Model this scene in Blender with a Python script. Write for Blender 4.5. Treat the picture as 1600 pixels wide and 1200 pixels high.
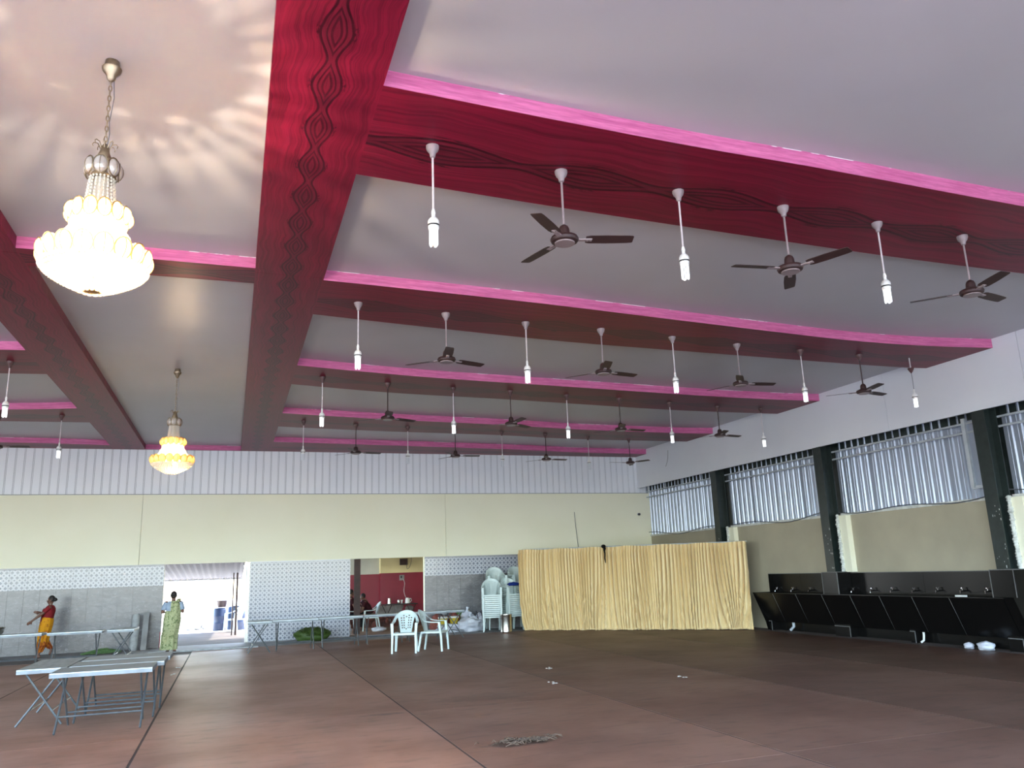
import bpy, bmesh, math, random
from mathutils import Vector, Matrix
random.seed(7)
PI = math.pi
scene = bpy.context.scene
for o in list(bpy.data.objects):
    bpy.data.objects.remove(o)
COL = scene.collection

# ------------------------------------------------------------------ camera, world, sun, exposure
def make_camera():
    pitch, yaw, roll = math.radians(13.125), math.radians(19.272), math.radians(-2.035)
    f = Vector((math.sin(yaw)*math.cos(pitch), math.cos(yaw)*math.cos(pitch), math.sin(pitch)))
    r = Vector((math.cos(yaw), -math.sin(yaw), 0)); u = r.cross(f)
    c, s = math.cos(roll), math.sin(roll)
    R = c*r + s*u; U = -s*r + c*u
    m = Matrix((R, U, -f)).transposed().to_4x4()
    m.translation = (0, 0, 1.7)
    cam = bpy.data.cameras.new('camera'); o = bpy.data.objects.new('camera', cam); COL.objects.link(o)
    cam.sensor_fit = 'HORIZONTAL'; cam.sensor_width = 36.0; cam.lens = 36.0*1254.6/1600.0
    cam.clip_start = 0.05; cam.clip_end = 300
    o.matrix_world = m; scene.camera = o
make_camera()

SKY = 0.35
world = bpy.data.worlds.new('sky'); scene.world = world; world.use_nodes = True
bg = world.node_tree.nodes['Background']
sky = world.node_tree.nodes.new('ShaderNodeTexSky'); sky.sky_type = 'NISHITA'; sky.sun_disc = False
sky.sun_elevation = math.radians(56); sky.sun_rotation = math.radians(42); sky.air_density = 1.0; sky.dust_density = 1.6; sky.ozone_density = 1.0
world.node_tree.links.new(sky.outputs[0], bg.inputs[0]); bg.inputs[1].default_value = SKY

sun = bpy.data.lights.new('sun', 'SUN'); sun.energy = 2.2; sun.angle = math.radians(0.6); sun.color = (1.0, 0.94, 0.84)
so = bpy.data.objects.new('sun', sun); COL.objects.link(so)
so.rotation_euler = Vector((-0.45, -0.5, -1.0)).to_track_quat('-Z', 'Y').to_euler()

def portal(loc, rot, sx, sy):      # guides sampling of the sky through the open sides of the hall
    l = bpy.data.lights.new('sky_opening', 'AREA'); l.shape = 'RECTANGLE'; l.size = sx; l.size_y = sy
    l.cycles.is_portal = True
    o = bpy.data.objects.new('sky_opening', l); COL.objects.link(o); o.location = loc; o.rotation_euler = rot
portal((-1, -2.6, 2.9), (math.radians(70), 0, 0), 29, 6.5)        # rear, faces +y
portal((-15.35, 3.7, 2.75), (math.radians(90), 0, math.radians(-90)), 12.5, 5.5)   # left side, faces +x

vs = scene.view_settings
vs.view_transform = 'Standard'; vs.look = 'None'; vs.gamma = 1.0; vs.use_curve_mapping = False
vs.exposure = 3.28
scene.display_settings.display_device = 'sRGB'

# ------------------------------------------------------------------ node helpers and materials
class NT:
    def __init__(s, nt): s.nt = nt
    def n(s, t, **kw):
        nd = s.nt.nodes.new(t)
        for k, v in kw.items(): setattr(nd, k, v)
        return nd
    def put(s, sock, v):
        if hasattr(v, 'is_output') or isinstance(v, bpy.types.NodeSocket): s.nt.links.new(v, sock)
        elif v is not None: sock.default_value = v
    def m(s, op, a, b=None, c=None, clamp=False):
        nd = s.n('ShaderNodeMath', operation=op); nd.use_clamp = clamp
        s.put(nd.inputs[0], a)
        if b is not None: s.put(nd.inputs[1], b)
        if c is not None: s.put(nd.inputs[2], c)
        return nd.outputs[0]
    def step(s, x, e0, e1):       # smoothstep e0..e1 -> 0..1
        nd = s.n('ShaderNodeMapRange'); nd.interpolation_type = 'SMOOTHSTEP'
        s.put(nd.inputs[0], x); nd.inputs[1].default_value = e0; nd.inputs[2].default_value = e1
        return nd.outputs[0]
    def mix(s, f, a, b):
        nd = s.n('ShaderNodeMix', data_type='RGBA')
        s.put(nd.inputs[0], f); s.put(nd.inputs[6], a); s.put(nd.inputs[7], b)
        return nd.outputs[2]
    def noise(s, vec, scale, detail=3, rough=0.5, dist=0.0):
        nd = s.n('ShaderNodeTexNoise'); s.put(nd.inputs['Vector'], vec)
        nd.inputs['Scale'].default_value = scale; nd.inputs['Detail'].default_value = detail
        nd.inputs['Roughness'].default_value = rough; nd.inputs['Distortion'].default_value = dist
        return nd.outputs['Fac']
    def obj(s): return s.n('ShaderNodeTexCoord').outputs['Object']
    def uv(s): return s.n('ShaderNodeTexCoord').outputs['UV']
    def pos(s): return s.n('ShaderNodeNewGeometry').outputs['Position']
    def scl(s, vec, v, off=(0, 0, 0)):
        nd = s.n('ShaderNodeMapping'); s.put(nd.inputs[0], vec); nd.inputs[1].default_value = off; nd.inputs[3].default_value = v
        return nd.outputs[0]
    def xyz(s, vec):
        nd = s.n('ShaderNodeSeparateXYZ'); s.put(nd.inputs[0], vec); return nd.outputs
    def comb(s, x, y, z=0.0):
        nd = s.n('ShaderNodeCombineXYZ'); s.put(nd.inputs[0], x); s.put(nd.inputs[1], y); s.put(nd.inputs[2], z); return nd.outputs[0]
    def bump(s, h, strength=0.2, dist=0.01):
        nd = s.n('ShaderNodeBump'); nd.inputs['Strength'].default_value = strength; nd.inputs['Distance'].default_value = dist
        s.put(nd.inputs['Height'], h); return nd.outputs[0]
def c4(c): return (c[0], c[1], c[2], 1.0)
def base_mat(name, rough=0.5, metal=0.0, spec=0.5):
    m = bpy.data.materials.new(name); m.use_nodes = True
    b = m.node_tree.nodes['Principled BSDF']; t = NT(m.node_tree)
    b.inputs['Roughness'].default_value = rough; b.inputs['Metallic'].default_value = metal
    b.inputs['Specular IOR Level'].default_value = spec
    return m, b, t
def noisy(name, c1, c2=None, scale=3.0, rough=0.5, metal=0.0, spec=0.5, stretch=(1, 1, 1), bump=0.0, bscale=None, detail=4, world_pos=False):
    m, b, t = base_mat(name, rough, metal, spec)
    if c2 is None: c2 = tuple(x*0.82 for x in c1)
    v = t.scl(t.pos() if world_pos else t.obj(), stretch)
    f = t.step(t.noise(v, scale, detail), 0.3, 0.7)
    t.put(b.inputs['Base Color'], t.mix(f, c4(c1), c4(c2)))
    if bump: t.put(b.inputs['Normal'], t.bump(t.noise(v, bscale or scale*4, 3), bump))
    return m
def emit(name, col, strength):
    m, b, t = base_mat(name)
    b.inputs['Base Color'].default_value = c4((0.9, 0.9, 0.9)); b.inputs['Emission Color'].default_value = c4(col); b.inputs['Emission Strength'].default_value = strength
    return m

M = {}
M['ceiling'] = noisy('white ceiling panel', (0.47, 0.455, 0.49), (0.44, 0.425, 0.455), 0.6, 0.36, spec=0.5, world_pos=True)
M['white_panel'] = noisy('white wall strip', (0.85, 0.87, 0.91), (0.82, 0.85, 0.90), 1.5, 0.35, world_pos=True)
M['panel_groove'] = noisy('grey strip joint', (0.30, 0.32, 0.36), None, 4, 0.6)
M['fascia'] = noisy('pale fascia board', (0.74, 0.76, 0.81), (0.71, 0.73, 0.79), 0.8, 0.4, world_pos=True)
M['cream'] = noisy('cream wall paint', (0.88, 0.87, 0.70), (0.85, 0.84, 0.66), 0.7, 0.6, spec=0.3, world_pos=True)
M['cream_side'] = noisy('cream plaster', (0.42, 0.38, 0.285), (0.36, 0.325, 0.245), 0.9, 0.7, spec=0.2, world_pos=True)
M['plaster'] = noisy('peeling plaster', (0.72, 0.74, 0.70), (0.5, 0.52, 0.5), 9, 0.8, bump=0.4)
M['concrete'] = noisy('grey concrete', (0.33, 0.33, 0.33), (0.22, 0.22, 0.22), 2.5, 0.75, world_pos=True, bump=0.2)
M['floor_base'] = noisy('dirty brown screed', (0.10, 0.07, 0.055), None, 2, 0.9, world_pos=True)
M['shaded_screed'] = noisy('yard screed in awning shade', (0.075, 0.062, 0.054), (0.05, 0.042, 0.038), 1.6, 0.9, spec=0.1, world_pos=True)
M['dark_band'] = noisy('dark floor band', (0.07, 0.055, 0.055), (0.12, 0.10, 0.10), 2.5, 0.6, world_pos=True)
M['yard'] = noisy('pale dry ground', (0.62, 0.60, 0.55), (0.55, 0.53, 0.49), 0.8, 0.9, spec=0.1, world_pos=True)
M['field'] = noisy('dark weedy ground', (0.36, 0.36, 0.36), (0.42, 0.41, 0.39), 0.8, 0.95, spec=0.1, world_pos=True)
M['earth'] = noisy('brown packed earth', (0.30, 0.19, 0.12), (0.20, 0.12, 0.08), 1.7, 0.95, spec=0.1, world_pos=True, bump=0.3)
M['dark_steel'] = noisy('black green painted steel', (0.010, 0.018, 0.016), (0.02, 0.03, 0.028), 6, 0.35, spec=0.5)
M['galv'] = noisy('galvanised sheet', (0.42, 0.47, 0.58), (0.36, 0.41, 0.50), 2.0, 0.36, metal=0.55, stretch=(1, 1, 0.3))
M['grey_pipe'] = noisy('grey painted pipe', (0.50, 0.55, 0.60), None, 5, 0.45)
M['granite'] = noisy('black polished granite', (0.003, 0.003, 0.003), (0.007, 0.0065, 0.0065), 60, 0.22, spec=0.2)
M['granite_edge'] = noisy('raw granite edge', (0.16, 0.16, 0.16), (0.10, 0.10, 0.10), 30, 0.6)
M['chrome'] = noisy('chrome', (0.85, 0.85, 0.87), (0.75, 0.75, 0.78), 8, 0.12, metal=1.0)
M['steel'] = noisy('brushed steel', (0.62, 0.61, 0.58), (0.50, 0.49, 0.46), 3, 0.24, metal=1.0, stretch=(1, 1, 12))
M['table_top'] = noisy('galvanised table sheet', (0.40, 0.44, 0.47), (0.24, 0.28, 0.30), 4, 0.38, metal=0.85, stretch=(1, 4, 1))
M['table_apron'] = noisy('darkened steel table edge', (0.25, 0.28, 0.30), (0.18, 0.20, 0.22), 5, 0.5, metal=0.3)  # apron colour darkened to offset strong daylight on the table sides
M['table_leg'] = noisy('grey steel tube', (0.13, 0.145, 0.15), (0.09, 0.10, 0.11), 8, 0.45, metal=0.4)
M['chair'] = noisy('pale green plastic', (0.60, 0.70, 0.69), (0.55, 0.66, 0.65), 2, 0.38)
M['fan_brown'] = noisy('brown enamel', (0.035, 0.016, 0.016), (0.045, 0.02, 0.02), 5, 0.5)
M['fan_canopy'] = noisy('mauve grey enamel', (0.30, 0.24, 0.25), None, 5, 0.4)
M['canopy_dark'] = noisy('brown cup enamel', (0.10, 0.045, 0.045), None, 5, 0.4)
M['rod_white'] = noisy('white painted rod', (0.62, 0.56, 0.58), None, 6, 0.4)
M['white_plastic'] = noisy('white plastic', (0.82, 0.82, 0.80), None, 4, 0.35)
M['black_plastic'] = noisy('black plastic', (0.015, 0.015, 0.016), None, 5, 0.4)
M['tube_lit'] = emit('lit tube glass', (0.88, 0.95, 1.0), 0.13)
M['tube_off'] = noisy('unlit tube glass', (0.75, 0.80, 0.86), None, 4, 0.2)
M['brass'] = noisy('dull brass', (0.34, 0.27, 0.18), (0.22, 0.17, 0.11), 12, 0.35, metal=0.85)
M['gold_frame'] = noisy('gold wire', (0.62, 0.42, 0.16), (0.45, 0.30, 0.11), 12, 0.3, metal=0.8)
M['skin'] = noisy('brown skin', (0.16, 0.075, 0.048), (0.13, 0.06, 0.04), 8, 0.5)
M['hair'] = noisy('black hair', (0.010, 0.008, 0.008), (0.014, 0.011, 0.010), 40, 0.6, stretch=(1, 1, 0.2))
M['eye_white'] = noisy('eye white', (0.7, 0.68, 0.65), None, 5, 0.3)
M['lip'] = noisy('lip', (0.16, 0.045, 0.04), None, 5, 0.5)
M['red_cloth'] = noisy('red blouse cloth', (0.24, 0.018, 0.022), (0.16, 0.012, 0.016), 14, 0.8, spec=0.2)
M['maroon_cloth'] = noisy('maroon shirt cloth', (0.05, 0.012, 0.016), (0.03, 0.008, 0.010), 10, 0.85, spec=0.1)
M['dark_cloth'] = noisy('dark trouser cloth', (0.015, 0.014, 0.016), None, 10, 0.85, spec=0.1)
M['blue_blouse'] = noisy('pale blue blouse cloth', (0.36, 0.45, 0.58), None, 10, 0.8, spec=0.1)
M['leather'] = noisy('dark sandal', (0.03, 0.018, 0.014), None, 10, 0.6)
M['barrel'] = noisy('blue plastic barrel', (0.02, 0.035, 0.085), (0.015, 0.028, 0.07), 4, 0.4)
M['barrel_light'] = noisy('light blue plastic', (0.09, 0.15, 0.28), None, 4, 0.4)
M['tub'] = noisy('brown plastic tub', (0.05, 0.028, 0.03), None, 4, 0.4)
M['awning'] = noisy('rusty roofing sheet', (0.045, 0.036, 0.04), (0.03, 0.024, 0.028), 3, 0.7, metal=0.0)
M['rust'] = noisy('dark rusty post', (0.03, 0.014, 0.013), (0.05, 0.022, 0.018), 8, 0.6)
M['red_wall'] = noisy('red wall paint', (0.24, 0.010, 0.030), (0.20, 0.008, 0.025), 1.3, 0.5, world_pos=True)
M['room_cream'] = noisy('yellow cream wall paint', (0.72, 0.60, 0.33), (0.66, 0.55, 0.30), 1.2, 0.7, world_pos=True)
M['room_white'] = noisy('off white wall paint', (0.58, 0.58, 0.52), None, 1.2, 0.7, world_pos=True)
M['bare'] = noisy('bare grey render', (0.30, 0.28, 0.27), (0.16, 0.14, 0.13), 3, 0.9, world_pos=True, bump=0.4)
M['brick_earth'] = noisy('crumbling red plinth', (0.16, 0.05, 0.04), (0.06, 0.03, 0.025), 5, 0.95, world_pos=True, bump=0.5)
M['sack'] = noisy('white plastic sack', (0.66, 0.68, 0.75), (0.54, 0.56, 0.64), 7, 0.35, bump=0.5, bscale=14)
M['sack_strap'] = noisy('dark sack strap', (0.04, 0.04, 0.05), None, 7, 0.6)
M['green_bag'] = noisy('green net bag', (0.07, 0.13, 0.025), (0.05, 0.09, 0.02), 9, 0.8, bump=0.4)
M['red_onion'] = noisy('russet sack', (0.28, 0.08, 0.055), (0.17, 0.05, 0.04), 11, 0.8, bump=0.4)
M['yellow'] = noisy('yellow plastic bucket', (0.55, 0.42, 0.03), None, 5, 0.4)
M['leaf'] = noisy('deep green leaves', (0.055, 0.10, 0.012), (0.03, 0.06, 0.008), 16, 0.6, bump=0.3)
M['grass'] = noisy('fresh green stalks', (0.12, 0.22, 0.08), None, 16, 0.7)
M['blue_cloth'] = noisy('royal blue cloth', (0.012, 0.035, 0.22), None, 9, 0.8, spec=0.2)
M['black_cloth'] = noisy('black cloth', (0.008, 0.007, 0.007), None, 9, 0.9, spec=0.1)
M['stone'] = noisy('rough grey stone', (0.42, 0.44, 0.45), (0.30, 0.31, 0.32), 9, 0.8, bump=0.4)
M['rock'] = noisy('grey field stone', (0.35, 0.36, 0.38), None, 4, 0.9, bump=0.4)
M['paper'] = noisy('scrap paper', (0.7, 0.66, 0.6), None, 9, 0.8)
M['straw'] = noisy('dry straw', (0.16, 0.11, 0.075), (0.09, 0.06, 0.04), 16, 0.9)
M['wire'] = noisy('grey wire', (0.10, 0.11, 0.13), None, 5, 0.5)
M['white_wire'] = noisy('white wire', (0.7, 0.66, 0.66), None, 5, 0.5)

def crimson():
    m, b, t = base_mat('crimson carved-grain laminate', 0.38, spec=0.2)
    U, V, _ = t.xyz(t.uv())
    cs = t.m('COSINE', t.m('MULTIPLY', U, 2*PI))
    h = t.m('POWER', t.m('MULTIPLY_ADD', cs, 0.5, 0.5), 0.85)
    a = t.m('MULTIPLY_ADD', h, 0.078, 0.034)
    av = t.m('ABSOLUTE', V)
    wob = t.m('MULTIPLY', t.m('SUBTRACT', t.noise(t.uv(), 3.0, 2), 0.5), 0.02)
    d = t.m('ADD', t.m('SUBTRACT', av, a), wob)
    def line(x, w): return t.m('SUBTRACT', 1.0, t.step(t.m('ABSOLUTE', x), w*0.35, w))
    inside = t.step(t.m('MULTIPLY', d, -1.0), -0.002, 0.004)
    l1 = line(d, 0.015)
    l2 = t.m('MULTIPLY', line(t.m('ADD', d, 0.045), 0.011), 0.85)
    l3 = t.m('MULTIPLY', line(t.m('ADD', d, 0.080), 0.014), 0.8)
    spk = t.m('MULTIPLY', t.m('MULTIPLY', t.step(h, 0.72, 0.98), line(t.m('SUBTRACT', d, 0.014), 0.03)), t.step(t.noise(t.scl(t.uv(), (14, 60, 1)), 1.0, 3), 0.42, 0.62))
    # grain that follows the carved wave and flattens towards the edges
    flow = t.m('SUBTRACT', av, t.m('MULTIPLY', a, t.m('POWER', 2.718, t.m('MULTIPLY', av, -3.2))))
    flow = t.m('ADD', flow, t.m('MULTIPLY', t.m('SUBTRACT', t.noise(t.scl(t.uv(), (2.2, 3.5, 1)), 1.0, 2), 0.5), 0.10))
    sgn = t.m('SIGN', V)
    g1 = t.noise(t.comb(t.m('MULTIPLY', U, 0.35), t.m('MULTIPLY', flow, 34.0), sgn), 1.0, 5, 0.65)
    g2 = t.noise(t.comb(t.m('MULTIPLY', U, 1.2), t.m('MULTIPLY', flow, 150.0), sgn), 1.0, 2)
    g = t.m('ADD', t.m('MULTIPLY', g1, 0.72), t.m('MULTIPLY', g2, 0.28))
    col = t.mix(t.step(g, 0.34, 0.66), (0.110, 0.0035, 0.017, 1), (0.225, 0.0065, 0.036, 1))
    col = t.mix(t.m('MULTIPLY', inside, 0.45), col, (0.10, 0.007, 0.022, 1))
    dark = t.m('MAXIMUM', t.m('MAXIMUM', l1, l2), t.m('MAXIMUM', l3, spk), clamp=True)
    col = t.mix(t.m('MULTIPLY', dark, 0.80), col, (0.018, 0.002, 0.006, 1))
    t.put(b.inputs['Base Color'], col)
    return m
M['crimson'] = crimson()
def pinkface():
    m, b, t = base_mat('pink grained edge band', 0.5, spec=0.35)
    v = t.scl(t.pos(), (1.2, 1.2, 26))
    f = t.step(t.noise(v, 1.0, 5, 0.65), 0.3, 0.72)
    f2 = t.step(t.noise(t.scl(t.pos(), (7, 7, 60)), 1.0, 3), 0.35, 0.7)
    col = t.mix(f, (0.68, 0.19, 0.38, 1), (0.50, 0.10, 0.25, 1))
    col = t.mix(t.m('MULTIPLY', f2, 0.35), col, (0.33, 0.065, 0.16, 1))
    # chipped white line along the ceiling
    z = t.xyz(t.pos())[2]
    chip = t.m('MULTIPLY', t.step(z, 5.560, 5.565), t.step(t.noise(t.scl(t.pos(), (1.1, 1.1, 0.1)), 1.0, 4, 0.7), 0.54, 0.58))
    col = t.mix(chip, col, (0.8, 0.74, 0.76, 1))
    t.put(b.inputs['Base Color'], col)
    return m
M['pink'] = pinkface()

def grey_tile():
    m, b, t = base_mat('grey stone-look tile', 0.22, spec=0.5)
    p = t.pos()
    n1 = t.noise(t.scl(p, (3, 3, 7)), 1.0, 6, 0.65, 1.2)
    n2 = t.noise(t.scl(p, (7, 7, 16)), 1.0, 5, 0.7, 2.0)
    col = t.mix(t.step(n1, 0.35, 0.65), (0.215, 0.207, 0.215, 1), (0.155, 0.15, 0.158, 1))
    col = t.mix(t.m('MULTIPLY', t.step(n2, 0.57, 0.66), 0.45), col, (0.52, 0.53, 0.55, 1))
    t.put(b.inputs['Base Color'], col)
    return m
M['grey_tile'] = grey_tile()
def motif_tile():
    m, b, t = base_mat('white tile with blue grey flower motif', 0.15, spec=0.5)
    U, V, _ = t.xyz(t.uv())
    def dist(ou, ov):
        fu = t.m('SUBTRACT', t.m('FRACT', t.m('ADD', U, ou)), 0.5); fv = t.m('SUBTRACT', t.m('FRACT', t.m('ADD', V, ov)), 0.5)
        return t.m('SQRT', t.m('ADD', t.m('MULTIPLY', fu, fu), t.m('MULTIPLY', fv, fv))), fu, fv
    d1, fu, fv = dist(0, 0); d2, gu, gv = dist(0.5, 0.5)
    ang = t.m('ARCTAN2', fv, fu)
    rad = t.m('MULTIPLY_ADD', t.m('COSINE', t.m('MULTIPLY', ang, 4)), 0.04, 0.25)
    big = t.m('SUBTRACT', 1.0, t.step(t.m('SUBTRACT', d1, rad), -0.03, 0.03))
    hole = t.m('SUBTRACT', 1.0, t.step(d1, 0.05, 0.085))
    small = t.m('SUBTRACT', 1.0, t.step(t.m('ADD', t.m('ABSOLUTE', gu), t.m('ABSOLUTE', gv)), 0.15, 0.22))
    k = t.m('MAXIMUM', t.m('SUBTRACT', big, t.m('MULTIPLY', hole, 0.6)), small, clamp=True)
    ring = t.m('MULTIPLY', t.m('SUBTRACT', 1.0, t.step(t.m('ABSOLUTE', t.m('SUBTRACT', d1, 0.36)), 0.015, 0.04)), 0.25)
    col = t.mix(t.m('MAXIMUM', t.m('MULTIPLY', k, 0.85), ring), (0.50, 0.52, 0.585, 1), (0.07, 0.088, 0.14, 1))
    t.put(b.inputs['Base Color'], col)
    return m
M['motif_tile'] = motif_tile()
M['tile_bed'] = noisy('tile grout', (0.38, 0.39, 0.42), None, 8, 0.8)
M['bed_grey'] = noisy('grey grout', (0.30, 0.30, 0.31), None, 8, 0.8)
M['grey_strip'] = noisy('grey tile border', (0.38, 0.38, 0.41), (0.33, 0.33, 0.36), 5, 0.25, world_pos=True)

def floor_mat(name, k):
    m, b, t = base_mat(name, 0.5, spec=0.15)
    p = t.pos()
    n1 = t.noise(t.scl(p, (0.5, 0.5, 1)), 1.0, 5, 0.6)
    n2 = t.noise(t.scl(p, (2.2, 7, 1)), 1.0, 4, 0.65)
    n3 = t.noise(t.scl(p, (90, 90, 1)), 1.0, 2)
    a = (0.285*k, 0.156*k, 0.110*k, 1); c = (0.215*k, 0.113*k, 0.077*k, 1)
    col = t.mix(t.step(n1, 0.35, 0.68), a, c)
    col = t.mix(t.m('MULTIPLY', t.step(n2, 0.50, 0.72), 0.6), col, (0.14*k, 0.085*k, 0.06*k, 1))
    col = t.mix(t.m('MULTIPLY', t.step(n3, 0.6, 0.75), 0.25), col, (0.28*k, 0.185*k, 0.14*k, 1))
    X, Y, _ = t.xyz(p)
    def stain(cx, cy, rx, ry, s):
        dx = t.m('DIVIDE', t.m('SUBTRACT', X, cx), rx); dy = t.m('DIVIDE', t.m('SUBTRACT', Y, cy), ry)
        r = t.m('SQRT', t.m('ADD', t.m('MULTIPLY', dx, dx), t.m('MULTIPLY', dy, dy)))
        r = t.m('ADD', r, t.m('MULTIPLY', t.m('SUBTRACT', t.noise(t.scl(p, (9, 9, 1)), 1.0, 3), 0.5), 1.3))
        return t.m('MULTIPLY', t.m('SUBTRACT', 1.0, t.step(r, 0.6, 1.1)), s)
    for st in ((2.85, 8.3, 0.42, 0.18, 0.75), (1.9, 10.75, 0.3, 0.07, 0.5), (3.1, 13.6, 0.25, 0.05, 0.5), (3.4, 11.4, 0.9, 0.35, 0.25), (5.2, 13.2, 0.8, 0.3, 0.25)):
        col = t.mix(stain(*st), col, (0.07*k, 0.052*k, 0.042*k, 1))
    t.put(b.inputs['Base Color'], col)
    t.put(b.inputs['Roughness'], t.m('MULTIPLY_ADD', n1, 0.25, 0.36))
    t.put(b.inputs['Normal'], t.bump(t.m('ADD', n3, t.m('MULTIPLY', n1, 2.0)), 0.25, 0.006))
    return m
FALLOFF_KS = [1.5, 1.5, 1.5, 1.5, 1.5, 1.42, 1.05, 0.84, 0.62, 0.46]  # mat tone per column, left to right: light falloff painted into the colour
MATS = [[floor_mat('brown woven mat', k), floor_mat('brown woven mat, worn', k*0.95)] for k in FALLOFF_KS]

def crystal(name, col, trans=0.55):
    m = bpy.data.materials.new(name); m.use_nodes = True; nt = m.node_tree; t = NT(nt)
    for n in list(nt.nodes):
        if n.type != 'OUTPUT_MATERIAL': nt.nodes.remove(n)
    out = [n for n in nt.nodes if n.type == 'OUTPUT_MATERIAL'][0]
    d = t.n('ShaderNodeBsdfDiffuse'); tr = t.n('ShaderNodeBsdfTranslucent'); g = t.n('ShaderNodeBsdfGlossy')
    f = t.noise(t.obj(), 30, 2)
    cc = t.mix(f, c4(col), c4(tuple(x*0.85 for x in col)))
    t.put(d.inputs[0], cc); t.put(tr.inputs[0], cc); g.inputs['Roughness'].default_value = 0.1
    a = t.n('ShaderNodeMixShader'); a.inputs[0].default_value = trans; nt.links.new(d.outputs[0], a.inputs[1]); nt.links.new(tr.outputs[0], a.inputs[2])
    b = t.n('ShaderNodeMixShader'); b.inputs[0].default_value = 0.12; nt.links.new(a.outputs[0], b.inputs[1]); nt.links.new(g.outputs[0], b.inputs[2])
    nt.links.new(b.outputs[0], out.inputs[0])
    return m
M['crystal'] = crystal('crystal beads', (0.92, 0.87, 0.78))
M['shell'] = crystal('frosted amber glass shell', (0.93, 0.84, 0.68), 0.6)
M['amber_shell'] = crystal('amber glass shell', (0.86, 0.66, 0.38), 0.55)
M['clear_shell'] = crystal('smoky glass shell', (0.62, 0.56, 0.52), 0.4)
M['bulb'] = emit('glowing bulb', (1.0, 0.80, 0.52), 25.0)

def satin():
    m, b, t = base_mat('gold satin', 0.42, spec=0.5)
    f = t.noise(t.scl(t.pos(), (9, 9, 0.8)), 1.0, 4)
    t.put(b.inputs['Base Color'], t.mix(t.step(f, 0.3, 0.7), (0.77, 0.59, 0.30, 1), (0.74, 0.56, 0.28, 1)))
    b.inputs['Sheen Weight'].default_value = 0.3
    return m
M['satin'] = satin()
def sari(name, c1, c2, c3, sc, thr):
    m, b, t = base_mat(name, 0.75, spec=0.2)
    f = t.noise(t.obj(), sc, 4, 0.6, 0.8)
    col = t.mix(t.step(f, thr, thr+0.06), c4(c1), c4(c2))
    col = t.mix(t.step(t.noise(t.obj(), sc*1.7, 2), 0.62, 0.68), col, c4(c3))
    t.put(b.inputs['Base Color'], col)
    return m
M['sari_orange'] = sari('orange printed sari', (0.62, 0.27, 0.012), (0.50, 0.15, 0.010), (0.22, 0.05, 0.012), 9, 0.55)
M['sari_orange_dark'] = sari('rust printed sari fold', (0.40, 0.12, 0.012), (0.22, 0.04, 0.012), (0.45, 0.2, 0.03), 14, 0.5)
M['sari_green'] = sari('pale green leaf print sari', (0.42, 0.45, 0.25), (0.16, 0.21, 0.09), (0.55, 0.58, 0.36), 18, 0.53)

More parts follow.
